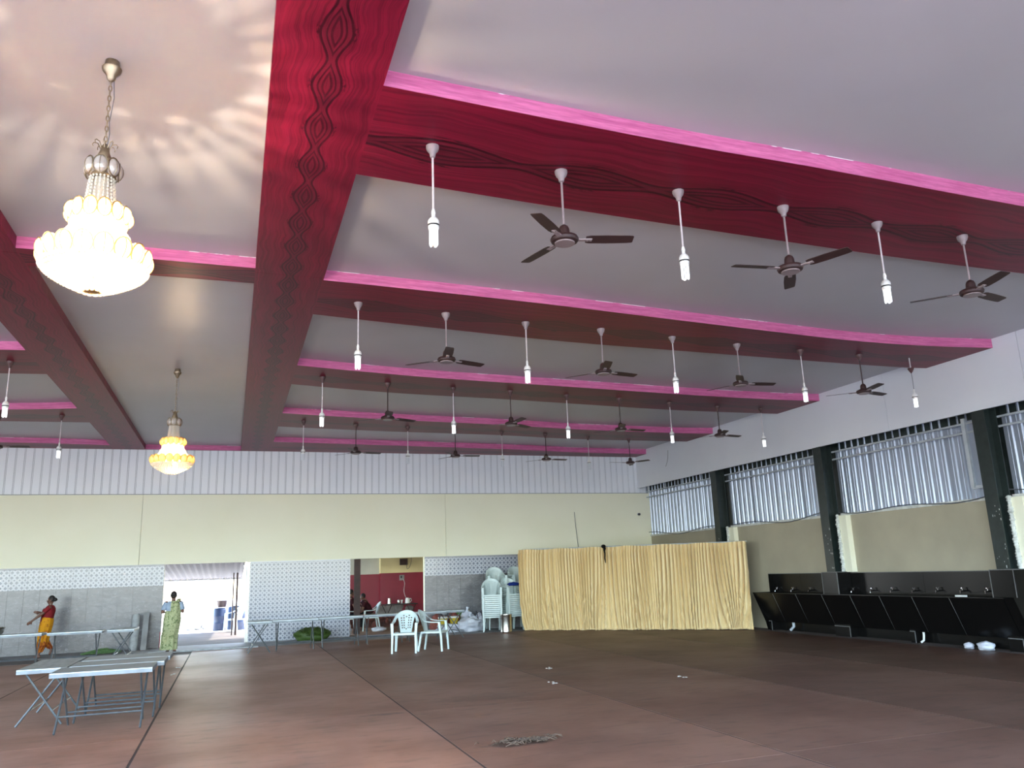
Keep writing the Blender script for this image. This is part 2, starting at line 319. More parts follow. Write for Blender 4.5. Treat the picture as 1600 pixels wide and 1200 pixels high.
# ------------------------------------------------------------------ mesh helpers
class MB:
    def __init__(s): s.v = []; s.f = []; s.uvs = {}
    def add(s, vs, fs):
        o = len(s.v); s.v += [tuple(v) for v in vs]; s.f += [tuple(i+o for i in f) for f in fs]; return s
    def box(s, x0, x1, y0, y1, z0, z1):
        return s.add([(x0,y0,z0),(x1,y0,z0),(x1,y1,z0),(x0,y1,z0),(x0,y0,z1),(x1,y0,z1),(x1,y1,z1),(x0,y1,z1)],
                     [(0,3,2,1),(4,5,6,7),(0,1,5,4),(1,2,6,5),(2,3,7,6),(3,0,4,7)])
    def tube(s, pts, r, seg=8, cap=True, closed=False, flat=None):
        pts = [Vector(p) for p in pts]; n = len(pts)
        rs = list(r) if hasattr(r, '__len__') else [r]*n
        o = len(s.v); up = None
        for i, p in enumerate(pts):
            if closed: d = pts[(i+1) % n]-pts[i-1]
            else: d = pts[min(i+1, n-1)]-pts[max(i-1, 0)]
            d.normalize()
            if up is None:
                up = Vector((0, 0, 1)) if abs(d.z) < 0.9 else Vector((0, 1, 0))
            a = d.cross(up)
            if a.length < 1e-6: a = d.cross(Vector((1, 0, 0)))
            a.normalize(); b = a.cross(d); b.normalize(); up = b
            for k in range(seg):
                t = 2*PI*k/seg
                s.v.append(tuple(p + rs[i]*(math.cos(t)*a + math.sin(t)*b*(flat or 1.0))))
        m = n if closed else n-1
        for i in range(m):
            j = (i+1) % n
            for k in range(seg):
                l = (k+1) % seg
                s.f.append((o+i*seg+k, o+i*seg+l, o+j*seg+l, o+j*seg+k))
        if cap and not closed:
            s.f.append(tuple(o+k for k in reversed(range(seg)))); s.f.append(tuple(o+(n-1)*seg+k for k in range(seg)))
        return s
    def lathe(s, prof, c=(0, 0, 0), seg=16):       # prof: (r, z) from bottom to top
        o = len(s.v); n = len(prof)
        for r, z in prof:
            for k in range(seg):
                t = 2*PI*k/seg; s.v.append((c[0]+r*math.cos(t), c[1]+r*math.sin(t), c[2]+z))
        for i in range(n-1):
            for k in range(seg):
                l = (k+1) % seg; s.f.append((o+i*seg+k, o+i*seg+l, o+(i+1)*seg+l, o+(i+1)*seg+k))
        s.f.append(tuple(o+k for k in reversed(range(seg)))); s.f.append(tuple(o+(n-1)*seg+k for k in range(seg)))
        return s
    def ell(s, c, r, seg=10, rings=6, rot=None):
        r = r if hasattr(r, '__len__') else (r, r, r); o = len(s.v)
        pts = [(0, 0, -1)]
        for i in range(1, rings):
            a = -PI/2+PI*i/rings
            for k in range(seg):
                t = 2*PI*k/seg; pts.append((math.cos(a)*math.cos(t), math.cos(a)*math.sin(t), math.sin(a)))
        pts.append((0, 0, 1))
        for p in pts:
            q = Vector((p[0]*r[0], p[1]*r[1], p[2]*r[2]))
            if rot: q = rot @ q
            s.v.append((c[0]+q.x, c[1]+q.y, c[2]+q.z))
        for k in range(seg): s.f.append((o, o+1+(k+1) % seg, o+1+k))
        for i in range(rings-2):
            for k in range(seg):
                l = (k+1) % seg; s.f.append((o+1+i*seg+k, o+1+i*seg+l, o+1+(i+1)*seg+l, o+1+(i+1)*seg+k))
        last = o+1+(rings-1)*seg; b = o+1+(rings-2)*seg
        for k in range(seg): s.f.append((b+k, b+(k+1) % seg, last))
        return s
    def prism(s, poly, axis, a, b):                # polygon in the other two axes, extruded along axis
        def P(u, v, w): return {'x': (w, u, v), 'y': (u, w, v), 'z': (u, v, w)}[axis]
        n = len(poly)
        return s.add([P(u, v, a) for u, v in poly]+[P(u, v, b) for u, v in poly],
                     [tuple(range(n)), tuple(reversed(range(n, 2*n)))]+[(i, (i+1) % n, n+(i+1) % n, n+i) for i in range(n)])
    def loft(s, rings, cap=True):
        o = len(s.v); n = len(rings[0])
        for r in rings: s.v += [tuple(p) for p in r]
        for i in range(len(rings)-1):
            for k in range(n):
                l = (k+1) % n; s.f.append((o+i*n+k, o+i*n+l, o+(i+1)*n+l, o+(i+1)*n+k))
        if cap:
            s.f.append(tuple(o+k for k in reversed(range(n)))); s.f.append(tuple(o+(len(rings)-1)*n+k for k in range(n)))
        return s
    def grid(s, fn, nu, nv):
        o = len(s.v)
        for i in range(nu+1):
            for j in range(nv+1): s.v.append(tuple(fn(i/nu, j/nv)))
        w = nv+1
        for i in range(nu):
            for j in range(nv): s.f.append((o+i*w+j, o+(i+1)*w+j, o+(i+1)*w+j+1, o+i*w+j+1))
        return s
    def mesh(s, name, mat, smooth=True, uvf=None, recalc=True):
        me = bpy.data.meshes.new(name); me.from_pydata(s.v, [], s.f)
        if recalc:
            bm = bmesh.new(); bm.from_mesh(me); bmesh.ops.recalc_face_normals(bm, faces=bm.faces); bm.to_mesh(me); bm.free()
        if uvf:
            uv = me.uv_layers.new(name='UVMap')
            for l in me.loops: uv.data[l.index].uv = uvf(me.vertices[l.vertex_index].co)
        me.materials.append(mat)
        if smooth:
            for p in me.polygons: p.use_smooth = True
            try: me.set_sharp_from_angle(angle=math.radians(38))
            except Exception: pass
        return me
    def build(s, name, mat, parent=None, smooth=True, uvf=None, recalc=True):
        return place(s.mesh(name, mat, smooth, uvf, recalc), name, parent)
def place(me, name, parent=None, loc=(0, 0, 0), rz=0.0):
    o = bpy.data.objects.new(name, me); COL.objects.link(o)
    o.location = loc; o.rotation_euler = (0, 0, rz)
    if parent is not None: o.parent = parent
    return o
def tag(o, label=None, cat=None, group=None, kind=None):
    if label: o['label'] = label
    if cat: o['category'] = cat
    if group: o['group'] = group
    if kind: o['kind'] = kind
    return o
def thing(name, label, cat, loc=(0, 0, 0), rz=0.0, group=None, kind=None):
    o = bpy.data.objects.new(name, None); COL.objects.link(o)
    o.location = loc; o.rotation_euler = (0, 0, rz); o.empty_display_size = 0.1
    return tag(o, label, cat, group, kind)
def copy_tree(o, parent=None):
    c = o.copy(); COL.objects.link(c)
    if parent is not None: c.parent = parent
    for ch in list(o.children): copy_tree(ch, c)
    return c
def dup(o, loc, rz, label, group=None):
    c = copy_tree(o); c.location = loc; c.rotation_euler = (0, 0, rz); c['label'] = label
    if group: c['group'] = group
    return c
def catmull(pts, n):
    pts = [Vector(p) for p in pts]; P = [pts[0]]+pts+[pts[-1]]; out = []
    for i in range(1, len(P)-2):
        for k in range(n):
            t = k/n; a, b, c, d = P[i-1], P[i], P[i+1], P[i+2]
            out.append(0.5*((2*b)+(c-a)*t+(2*a-5*b+4*c-d)*t*t+(3*b-a-3*c+d)*t*t*t))
    out.append(pts[-1]); return out
def interp(pl, x):
    if x <= pl[0][0]: return pl[0][1]
    for (x0, y0), (x1, y1) in zip(pl, pl[1:]):
        if x <= x1: return y0+(y1-y0)*(x-x0)/(x1-x0)
    return pl[-1][1]

# ------------------------------------------------------------------ the setting
WY = 24.8; CZ = 5.57; YR = -1.5; XR = 13.5; XL = -15.3; YB = -4.0
fl = MB().box(XL, XR, YB, WY+0.02, -0.2, 0.0).build('floor', M['floor_base'], smooth=False); tag(fl, kind='structure')
tag(MB().box(-60, 60, -45, 26, -0.4, -0.08).build('ground', M['field'], smooth=False), kind='structure')
tag(MB().box(-60, 60, 26, 90, -0.4, -0.06).build('ground_yard', M['yard'], smooth=False), kind='structure')
# brown mats that cover the hall floor
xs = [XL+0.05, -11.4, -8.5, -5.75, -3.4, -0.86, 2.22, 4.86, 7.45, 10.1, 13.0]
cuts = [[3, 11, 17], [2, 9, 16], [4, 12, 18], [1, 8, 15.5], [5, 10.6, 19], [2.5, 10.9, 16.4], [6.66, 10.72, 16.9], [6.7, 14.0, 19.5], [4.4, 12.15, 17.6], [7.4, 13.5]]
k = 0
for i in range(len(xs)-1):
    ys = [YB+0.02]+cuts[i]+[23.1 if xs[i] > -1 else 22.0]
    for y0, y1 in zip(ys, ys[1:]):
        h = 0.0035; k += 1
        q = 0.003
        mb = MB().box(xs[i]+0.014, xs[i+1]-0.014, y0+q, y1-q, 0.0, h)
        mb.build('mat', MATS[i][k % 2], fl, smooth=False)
MB().box(-15.2, -1.95, 22.02, 23.2, 0, 0.006).build('dark_band', M['dark_band'], fl, smooth=False)  # darker floor band in front of the concrete strip
MB().box(-15.2, -1.95, 23.2, WY, 0, 0.010).build('concrete_strip', M['concrete'], fl, smooth=False)
MB().box(-1.94, 9.3, 23.11, WY+0.2, 0, 0.004).build('concrete_strip', M['concrete'], fl, smooth=False)
MB().box(-1.9, 0.75, 22.9, 23.25, 0, 0.035).build('sunlit_threshold', M['stone'], fl, smooth=False)  # pale strip at the doorway, with sunlight on it put into the colour

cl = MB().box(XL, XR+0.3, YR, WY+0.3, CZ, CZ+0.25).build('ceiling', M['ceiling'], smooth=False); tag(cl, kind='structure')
# small bent hook under the ceiling near the right of the picture
hk = MB().tube([(9.02, 4.92, CZ), (9.02, 4.92, CZ-0.05), (9.05, 4.90, CZ-0.09), (9.09, 4.9, CZ-0.07)], 0.008, 6).lathe([(0.03, -0.012), (0.03, 0)], (9.02, 4.92, CZ), 10)
tag(hk.build('ceiling_hook', M['white_wire']), 'small bent wire hook on the bare white ceiling, upper right', 'hook')

# back wall: cream boards above the doors, white strips under the ceiling, tiles below
wb = MB()
for x0, x1 in ((XL, -2.425), (-2.415, 6.30), (6.31, XR+0.2)):
    wb.box(x0, x1, WY, WY+0.22, 2.225, 4.16)
for x0, x1 in ((XL, -1.75), (0.52, 3.36), (5.62, XR+0.2)):
    wb.box(x0, x1, WY, WY+0.22, 0, 2.225)
wb.box(XL, XR+0.2, WY+0.02, WY+0.22, 4.16, CZ)
wback = wb.build('wall_back', M['cream'], smooth=False); tag(wback, kind='structure')
MB().box(XL, XR, WY-0.012, WY+0.01, 4.155, 4.17).build('joint_strip', M['panel_groove'], wback, smooth=False)
MB().box(XL, XR, WY-0.002, WY+0.03, 4.17, CZ).build('panel_backing', M['panel_groove'], wback, smooth=False)
strip = MB().box(-0.088, 0.088, -0.014, 0.0, 4.172, CZ-0.01).mesh('panel', M['white_panel'], False)
bead = MB().box(-0.010, 0.010, -0.010, 0.0, 4.172, CZ-0.01).mesh('bead', M['white_panel'], False)
n = 0; x = -6.6
beads = MB()
while x < XR-0.1:
    place(strip, 'panel', wback, (x, WY-0.002, 0)); beads.box(x+0.0975, x+0.1165, WY-0.012, WY-0.002, 4.172, CZ-0.01); x += 0.214; n += 1
beads.build('bead_strips', M['white_panel'], wback, smooth=False)
MB().box(XL, -6.71, WY-0.016, WY-0.002, 4.172, CZ-0.01).build('panel', M['white_panel'], wback, smooth=False)
TW, TH = 0.375, 0.25
def uvt(co): return ((co.x+TW/2)/TW*3, (co.z+TH/2)/TH*2)
tg = MB().box(-TW/2+0.002, TW/2-0.002, -0.012, 0, -TH/2+0.002, TH/2-0.002).mesh('tile', M['grey_tile'], False)
tm = MB().box(-TW/2+0.002, TW/2-0.002, -0.012, 0, -TH/2+0.002, TH/2-0.002).mesh('tile', M['motif_tile'], False, uvt)
def tiles(x0, x1, kind):
    nc = round((x1-x0)/TW); w = (x1-x0)/nc
    for c in range(nc):
        for r in range(9):
            z = 0.02+0.241*(r+0.5)
            if kind == 'all' or r >= 7: me = tm
            else: me = tg
            if kind != 'all' and r >= 7: z = 0.02+0.233*7+0.264*(r-7+0.5)
            elif kind != 'all': z = 0.02+0.233*(r+0.5)
            if z > 2.2: continue
            o = place(me, 'tile', wback, (x0+w*(c+0.5), WY-0.003-0.0012*((c*3+r*5) % 4), z))
            o.scale = (w/TW, 1, (0.241 if kind == 'all' else 0.264 if r >= 7 else 0.233)/TH)
for a, b in ((-6.63, -1.75), (5.62, 9.37)):
    MB().box(a, b, WY-0.004, WY, 0, 1.66).build('tile_bed', M['bed_grey'], wback, smooth=False)
    MB().box(a, b, WY-0.004, WY, 1.66, 2.2).build('tile_bed', M['tile_bed'], wback, smooth=False)
    tiles(a, b, 'band')
    MB().box(a, b, WY-0.018, WY, 2.19, 2.226).build('border', M['grey_strip'], wback, smooth=False)
MB().box(0.52, 3.36, WY-0.004, WY, 0, 2.2).build('tile_bed', M['tile_bed'], wback, smooth=False)
tiles(0.52, 3.36, 'all')
MB().box(0.52, 3.36, WY-0.016, WY, 2.195, 2.226).build('border', M['white_panel'], wback, smooth=False)
for a, b in ((XL, -6.63), (9.37, XR)):
    MB().box(a, b, WY-0.012, WY, 0, 2.2).build('tile_panel', M['grey_tile'], wback, smooth=False)

# right wall: cream plaster below, metal sheets above, pale fascia under the ceiling
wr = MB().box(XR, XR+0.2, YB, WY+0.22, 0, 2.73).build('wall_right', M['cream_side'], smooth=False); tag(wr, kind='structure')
MB().box(13.1, 13.16, 13.32, WY, 4.33, CZ).build('fascia_board', M['fascia'], wr, smooth=False)
MB().box(13.1, 13.16, 10.10, 13.312, 4.33, CZ).build('fascia_board', M['fascia'], wr, smooth=False)
MB().box(13.1, 13.16, YB, 10.092, 4.33, CZ).build('fascia_board', M['fascia'], wr, smooth=False)
MB().box(XR+0.1, XR+0.16, YB, WY, 2.73, CZ).build('outer_skin', M['dark_steel'], wr, smooth=False)
def sheet_mesh(w):
    pr = []; p = 0.0
    while p < w-0.001:
        for dy, dx in ((0.0, 0.0), (0.055, 0.0), (0.075, -0.028), (0.105, -0.028), (0.125, 0.0), (0.16, 0.0), (0.165, -0.006), (0.175, -0.006), (0.18, 0.0)):
            if p+dy <= w: pr.append((p+dy, dx))
        p += 0.205
    pr.append((w, 0.0))
    mb = MB(); n = len(pr)
    V = [(dx, y, 2.72) for y, dx in pr]+[(dx, y, 5.0) for y, dx in pr]
    V += [(dx+0.004, y, 2.72) for y, dx in pr]+[(dx+0.004, y, 5.0) for y, dx in pr]
    F = [(i, i+1, n+i+1, n+i) for i in range(n-1)]+[(2*n+i+1, 2*n+i, 3*n+i, 3*n+i+1) for i in range(n-1)]
    mb.add(V, F)
    return mb.mesh('metal_sheet', M['galv'], False, recalc=False)
COLY = [20.16, 15.66, 11.16, 6.66, 2.16]
edges = [WY]+COLY+[YB]
for a, b in zip(edges, edges[1:]):
    hi, lo = a-(0.0 if a == WY else 0.14), b+0.14
    nsh = max(2, round((hi-lo)/1.1)); w = (hi-lo)/nsh
    me = sheet_mesh(w+0.02)
    for i in range(nsh):
        place(me, 'metal_sheet', wr, (XR+0.06-0.008*(i % 2), lo+i*w-0.01, 0.0))
    y0, y1 = lo, hi
    fr = thing('window_frame', None, None); fr.name = 'shutter_frame'
    fr.parent = wr
    for z in (4.02, 4.20):
        MB().tube([(13.44, y0, z), (13.44, y1, z)], 0.022, 8).build('rail', M['grey_pipe'], fr)
    if abs(b-11.16) < 0.1:
        MB().box(13.40, 13.46, 11.72, 11.80, 2.95, 4.30).build('post', M['grey_pipe'], fr, smooth=False)
        MB().box(13.41, 13.46, 11.36, 11.42, 2.95, 4.30).build('post', M['grey_pipe'], fr, smooth=False)
        MB().box(13.42, 13.46, 11.42, 11.80, 2.93, 2.99).build('post', M['grey_pipe'], fr, smooth=False)
        MB().box(13.455, 13.47, 11.42, 11.72, 2.99, 4.25).build('infill_sheet', M['galv'], fr, smooth=False)
    MB().box(13.541, 13.556, y0, y1, 4.235, 4.6).build('shade_strip', M['dark_steel'], wr, smooth=False)  # dark strip standing in for the shade on the sheet tops below the fascia
    pts = [(13.43, y0+(y1-y0)*t, 2.80+0.05*math.sin(t*9+a)-0.07*math.sin(t*PI)) for t in [i/14 for i in range(15)]]
    MB().tube(pts, 0.011, 6).build('cable', M['wire'], wr)
    MB().box(XR-0.03, XR+0.08, y0, y1, 2.70, 2.755).build('sill', M['plaster'], wr, smooth=False)
    # cream pilaster and a rough plaster seam beside each column
    if b > YB+1:
        MB().box(13.36, XR, b-0.42, b-0.19, 1.42 if b > 11 and b < 16 else 0, 2.70).build('pilaster', M['cream'], wr, smooth=False)
        pl = MB()
        for i in range(26):
            z = 1.45+i*0.05; pl.ell((13.33+0.02*random.random(), b-0.17+0.02*random.random(), z), (0.04, 0.035+0.03*random.random(), 0.04), 6, 4)
        pl.build('plaster_seam', M['plaster'], wr)
names = ['farthest black steel column on the right wall, behind the gold curtain', 'black steel column between the two washing trough panels, on right wall', 'nearest black steel column on the right wall, above trough end', None, None]
for y, lab in zip(COLY, names):
    if lab is None: continue
    zm = 1.433 if 11 < y < 16 else 0.0
    c = thing('steel_column', lab, 'column', (13.27, y, 0), 0, 'steel columns of the right wall', 'structure')
    MB().box(-0.15, -0.135, -0.14, 0.14, zm, 5.4).build('flange', M['dark_steel'], c, smooth=False)
    MB().box(0.135, 0.15, -0.14, 0.14, zm, 5.4).build('flange', M['dark_steel'], c, smooth=False)
    MB().box(-0.135, 0.135, -0.008, 0.008, zm, 5.4).build('web', M['dark_steel'], c, smooth=False)
    ch = MB()
    for i in range(16):
        z = 1.45+1.1*random.random()**1.5; yy = -0.13+0.24*random.random()**2; s_ = 0.004+0.007*random.random()
        ch.box(-0.1525, -0.15, yy, yy+s_, z, z+s_*(1+4*random.random()))
    ch.build('chipped_paint', M['plaster'], c, smooth=False)

# left side and rear are open to the yard; unseen wall at far left and lintel at rear right are added to cut daylight
tag(MB().box(XL-0.2, XL, 9.5, WY+0.22, 0, CZ).build('wall_left_blocker', M['cream'], smooth=False), kind='structure')

tag(MB().box(3.0, XR, YR-0.15, YR, 4.2, CZ+.2).build('wall_rear_blocker', M['cream'], smooth=False), kind='structure')

# ------------------------------------------------------------------ ceiling beams
ZB = 5.43
def uv_long(cx): return lambda co: (co.y/0.655+0.33, co.x-cx)
def main_beam(x0, x1, label):
    b = thing('ceiling_beam', label, 'beam', (0, 0, 0), 0, 'long crimson ceiling beams', 'structure')
    cx = (x0+x1)/2
    for y0, y1 in ((YR, 9.895), (9.90, WY)):
        MB().box(x0, x1, y0, y1, ZB, CZ-0.001).build('soffit_panel', M['crimson'], b, False, uv_long(cx))
main_beam(0.13, 0.97, 'wide crimson ceiling beam running into the depth, right of the chandeliers')
main_beam(-3.27, -2.44, 'wide crimson ceiling beam running into the depth, left of the chandeliers')
def cross_beam(front, back, label, group='crimson cross beams', thin=False):
    b = thing('ceiling_beam', label, 'beam', (0, 0, 0), 0, group, 'structure')
    x0, x1 = front[0][0], front[-1][0]
    n = max(4, int(abs(x1-x0)/0.45)); V = []; F = []
    fr = catmull([(p[0], p[1], 0) for p in front], 8); bk = catmull([(p[0], p[1], 0) for p in back], 8)
    frl = [(p.x, p.y) for p in fr]; bkl = [(p.x, p.y) for p in bk]
    xsr = [x0+(x1-x0)*i/n for i in range(n+1)]
    zb = lambda x: ZB-0.03*max(0, x-1)/12.0
    mid = {}
    mb = MB()
    for x in xsr:
        f_, k_ = interp(frl, x), interp(bkl, x)
        mb.v += [(x, f_+0.006, zb(x)), (x, k_, zb(x)), (x, k_, CZ-0.001), (x, f_+0.006, CZ-0.001)]
    for i in range(n):
        for j in range(4): mb.f.append((4*i+j, 4*i+(j+1) % 4, 4*i+4+(j+1) % 4, 4*i+4+j))
    mb.f.append((3, 2, 1, 0)); mb.f.append((4*n, 4*n+1, 4*n+2, 4*n+3))
    def uvf(co):
        f_, k_ = interp(frl, co.x), interp(bkl, co.x)
        return ((co.x-1.67)/1.5, (co.y-(f_*0.44+k_*0.56))*0.56)
    mb.build('soffit', M['crimson'], b, False, uvf)
    m2 = MB()
    for x in xsr:
        f_ = interp(frl, x); m2.v += [(x, f_, zb(x)-0.001), (x, f_, CZ), (x, f_+0.006, CZ), (x, f_+0.006, zb(x)-0.001)]
    for i in range(n):
        for j in range(4): m2.f.append((4*i+j, 4*i+(j+1) % 4, 4*i+4+(j+1) % 4, 4*i+4+j))
    m2.f.append((3, 2, 1, 0)); m2.f.append((4*n, 4*n+1, 4*n+2, 4*n+3))
    tag(m2.build('edge_band', M['pink'], b, False), 'pink wood-grain edge band')
    return b
XE = 13.1
cross_beam([(.97,5.56),(2.64,5.66),(3.95,5.72),(5.41,5.75),(8.1,5.86),(XE,6.0)], [(.97,7.05),(3.33,7.23),(7,7.41),(9.1,7.46),(XE,7.5)], 'nearest crimson cross beam, with the closest fans and lamps under it')
cross_beam([(.97,9.97),(2.64,10.07),(4.3,10.2),(6.55,10.44),(8.63,10.65),(10.2,10.78),(11.74,10.75),(XE,10.59)], [(.97,11.41),(2.85,11.67),(5.11,11.93),(7.35,12.03),(11.78,12.18),(XE,12.13)], 'second crimson cross beam right of the long beam, meeting the right wall')
cross_beam([(.97,14.40),(2.3,14.65),(3.75,14.85),(6.09,15.03),(9.4,15.29),(11.7,15.38),(XE,15.32)], [(.97,15.9),(3.02,16.3),(5.44,16.48),(7.37,16.68),(10.25,16.95),(XE,16.93)], 'third crimson cross beam right of the long beam')
cross_beam([(.97,18.85),(3.4,19.22),(6.41,19.5),(8.76,19.85),(11.8,20.0),(XE,19.92)], [(.97,20.6),(3.68,20.9),(6.89,21.05),(9.44,21.4),(XE,21.37)], 'fourth crimson cross beam right of the long beam')
cross_beam([(.97,22.98),(7.7,23.5),(10.5,23.9),(XE,24.0)], [(.97,WY-.02),(XE,WY-.02)], 'last crimson cross beam right, against the white strip wall')
cross_beam([(-2.44,9.74),(-1.1,9.73),(.13,9.75)], [(-2.44,10.3),(.13,10.3)], 'narrow crimson cross beam between the long beams, behind the bright chandelier')
cross_beam([(-2.44,WY-.10),(.13,WY-.10)], [(-2.44,WY-.02),(.13,WY-.02)], 'short crimson beam on the back wall, behind the far chandelier')
cross_beam([(XL,14.9),(-6,14.5),(-3.27,14.25)], [(XL,16.4),(-6,16.1),(-3.27,15.88)], 'crimson cross beam at the left picture edge, upper one')
cross_beam([(XL,20.0),(-6,19.5),(-4.8,19.36),(-3.27,18.98)], [(XL,21.2),(-5.1,20.74),(-3.27,20.64)], 'crimson cross beam at the left picture edge, middle one')
cross_beam([(XL,23.9),(-5.8,23.84),(-3.27,24.05)], [(XL,WY-.02),(-3.27,WY-.02)], 'last crimson cross beam left, against the white strip wall')

# ------------------------------------------------------------------ tube lamps and fans under the beams
ORD = ['first', 'second', 'third', 'fourth', 'fifth', 'sixth', 'seventh', 'eighth', 'ninth']
def make_lamp(cm, tm_):
    t = thing('pendant_lamp', 'lamp', 'lamp')
    MB().lathe([(0.012, -0.115), (0.022, -0.11), (0.030, -0.07), (0.050, -0.045), (0.060, -0.015), (0.060, 0.0)], (0, 0, 0), 14).build('canopy', cm, t)
    MB().tube([(0, 0, -0.11), (0, 0, -0.66)], 0.010, 8).build('rod', M['rod_white'], t)
    s = MB().lathe([(0.046, -0.765), (0.052, -0.755), (0.050, -0.725), (0.036, -0.70), (0.018, -0.685), (0.016, -0.655), (0.020, -0.65), (0.012, -0.61)], (0, 0, 0), 14).build('lamp_holder', M['white_plastic'], t)
    MB().lathe([(0.053, -0.772), (0.053, -0.758)], (0, 0, 0), 14).build('collar', M['black_plastic'], s)
    MB().lathe([(0.046, -0.80), (0.050, -0.772)], (0, 0, 0), 14).build('ballast', M['white_plastic'], t)
    tb = MB()
    for k in range(4):
        a = PI/4+k*PI/2; c, sn = math.cos(a), math.sin(a)
        p = lambda r, o, z: (c*r-sn*o, sn*r+c*o, z)
        tb.tube([p(.030, -.012, -.79), p(.030, -.012, -.935), p(.030, -.009, -.948), p(.030, 0, -.953), p(.030, .009, -.948), p(.030, .012, -.935), p(.030, .012, -.79)], 0.0078, 7)
    tb.build('tubes', tm_, t)
    return t
def make_fan(cm):
    t = thing('ceiling_fan', 'fan', 'fan')
    MB().lathe([(0.014, -0.115), (0.024, -0.11), (0.032, -0.075), (0.052, -0.05), (0.062, -0.018), (0.062, 0.0)], (0, 0, 0), 14).build('canopy', cm, t)
    MB().tube([(0, 0, -0.11), (0, 0, -0.60)], 0.011, 8).build('downrod', M['fan_canopy'] if cm is M['fan_canopy'] else M['fan_brown'], t)
    mo = MB().lathe([(0.03, -0.745), (0.085, -0.742), (0.125, -0.728), (0.135, -0.705), (0.125, -0.682), (0.085, -0.665), (0.055, -0.655), (0.050, -0.60), (0.040, -0.575), (0.014, -0.555)], (0, 0, 0), 22).build('motor', M['fan_brown'], t)
    MB().lathe([(0.0855, -0.749), (0.0955, -0.749), (0.0955, -0.735), (0.0855, -0.735)], (0, 0, 0), 22).build('ring', M['fan_canopy'], mo)
    bl = MB()
    V = []; pr = [(0.20, 0.050), (0.24, 0.062), (0.40, 0.066), (0.60, 0.060), (0.645, 0.055), (0.655, 0.045)]
    for x, w in pr: V += [(x, -w, -0.702+w*0.17+0.0), (x, w, -0.702-w*0.17), (x, w, -0.707-w*0.17), (x, -w, -0.707+w*0.17)]
    F = []
    for i in range(len(pr)-1):
        for j in range(4): F.append((4*i+j, 4*i+(j+1) % 4, 4*i+4+(j+1) % 4, 4*i+4+j))
    F += [(3, 2, 1, 0), (20, 21, 22, 23)]
    bl.add(V, F)
    bme = bl.mesh('blade', M['fan_brown'], False)
    br = MB().box(0.11, 0.26, -0.022, 0.022, -0.715, -0.703)
    for sx, sy in ((0.215, 0.012), (0.215, -0.012), (0.245, 0.0)): br.lathe([(0.006, -0.719), (0.007, -0.714)], (sx, sy, 0), 8)
    brm = br.mesh('bracket', M['fan_canopy'], False)
    for k in range(3):
        o = place(bme, 'blade', t, (0, 0, 0), 2*PI*k/3); place(brm, 'bracket', o)
    return t
lampA = make_lamp(M['fan_canopy'], M['tube_lit']); lampB = make_lamp(M['canopy_dark'], M['tube_lit']); lampC = make_lamp(M['canopy_dark'], M['tube_off'])
fanA = make_fan(M['fan_canopy']); fanB = make_fan(M['canopy_dark'])
used = set()
def put(proto, loc, rz, label, group):
    if proto in used: return dup(proto, loc, rz, label, group)
    used.add(proto); proto.location = loc; proto.rotation_euler = (0, 0, rz); proto['label'] = label; proto['group'] = group; return proto
ROW = {1: [(1.55,6.36),(2.84,6.48),(4.16,6.55),(5.46,6.58),(6.79,6.65),(8.10,6.69)],
       2: [(1.53,10.76),(2.83,10.93),(4.13,11.08),(5.43,11.14),(6.80,11.28),(8.16,11.43),(9.55,11.51),(10.90,11.55)],
       3: [(1.50,15.21),(2.79,15.46),(4.17,15.61),(5.43,15.67),(6.79,15.84),(8.11,15.94),(9.51,16.13),(10.93,16.33),(12.2,16.38)],
       4: [(1.52,19.75),(2.82,20.04),(4.16,20.16),(5.47,20.36),(6.82,20.5),(8.18,20.72),(9.56,20.9),(11.0,21.15)]}
RN = {1: 'nearest row', 2: 'second row', 3: 'third row', 4: 'farthest row'}
FA = {(1,1): -15, (1,3): 53, (1,5): 12, (2,1): 20, (2,3): 12, (2,5): -6, (2,7): 14, (3,1): 24, (3,3): 35, (3,5): 8, (3,7): 10, (4,1): 10, (4,3): -4, (4,5): 8, (4,7): 60}
for r, pts in ROW.items():
    for i, (x, y) in enumerate(pts):
        z = ZB-0.03*max(0, x-1)/12.0
        if i % 2 == 0:
            pr = lampA if r <= 2 and x < 9 else lampC if r == 4 else lampB
            put(pr, (x, y, z), 0.3*i, f'white four-tube lamp on a thin rod, {ORD[i//2]} lamp of the {RN[r]}', 'tube lamps under the cross beams')
        else:
            pr = fanA if r <= 2 and x < 9 else fanB
            put(pr, (x, y, z), math.radians(FA[(r, i)]), f'brown three-blade ceiling fan, {ORD[i//2]} fan of the {RN[r]}', 'ceiling fans under the cross beams')
# the lamp whose cup has slid down its rod
t = thing('pendant_lamp', 'white tube lamp with its cup slipped down, near the right wall', 'lamp', (12.08, 11.54, ZB-0.028), 0, 'tube lamps under the cross beams')
MB().tube([(0, 0, 0), (0, 0, -0.20)], 0.012, 8).build('rod', M['rod_white'], t)
MB().lathe([(0.008, -0.30), (0.028, -0.27), (0.058, -0.215), (0.055, -0.20), (0.02, -0.195)], (0, 0, 0), 12).build('canopy', M['canopy_dark'], t)
MB().tube([(0, 0, -0.2), (0.004, 0, -0.45), (0.0, 0, -0.66)], 0.005, 6).build('cord', M['wire'], t)
for ch in lampB.children:
    nm = ch.name.split('.')[0]
    if nm in ('lamp_holder', 'ballast', 'tubes'): copy_tree(ch, t)
for x, y, lab in ((-3.66, 15.06, 'white tube lamp nearest the left beam, at left picture edge'), (-3.71, 19.86, 'white tube lamp left of the long beams, farther one')):
    put(lampB, (x, y, ZB), 0, lab, 'tube lamps under the cross beams')
put(fanB, (-4.94, 19.97, ZB), math.radians(-5), 'brown ceiling fan cut by the left picture edge', 'ceiling fans under the cross beams')

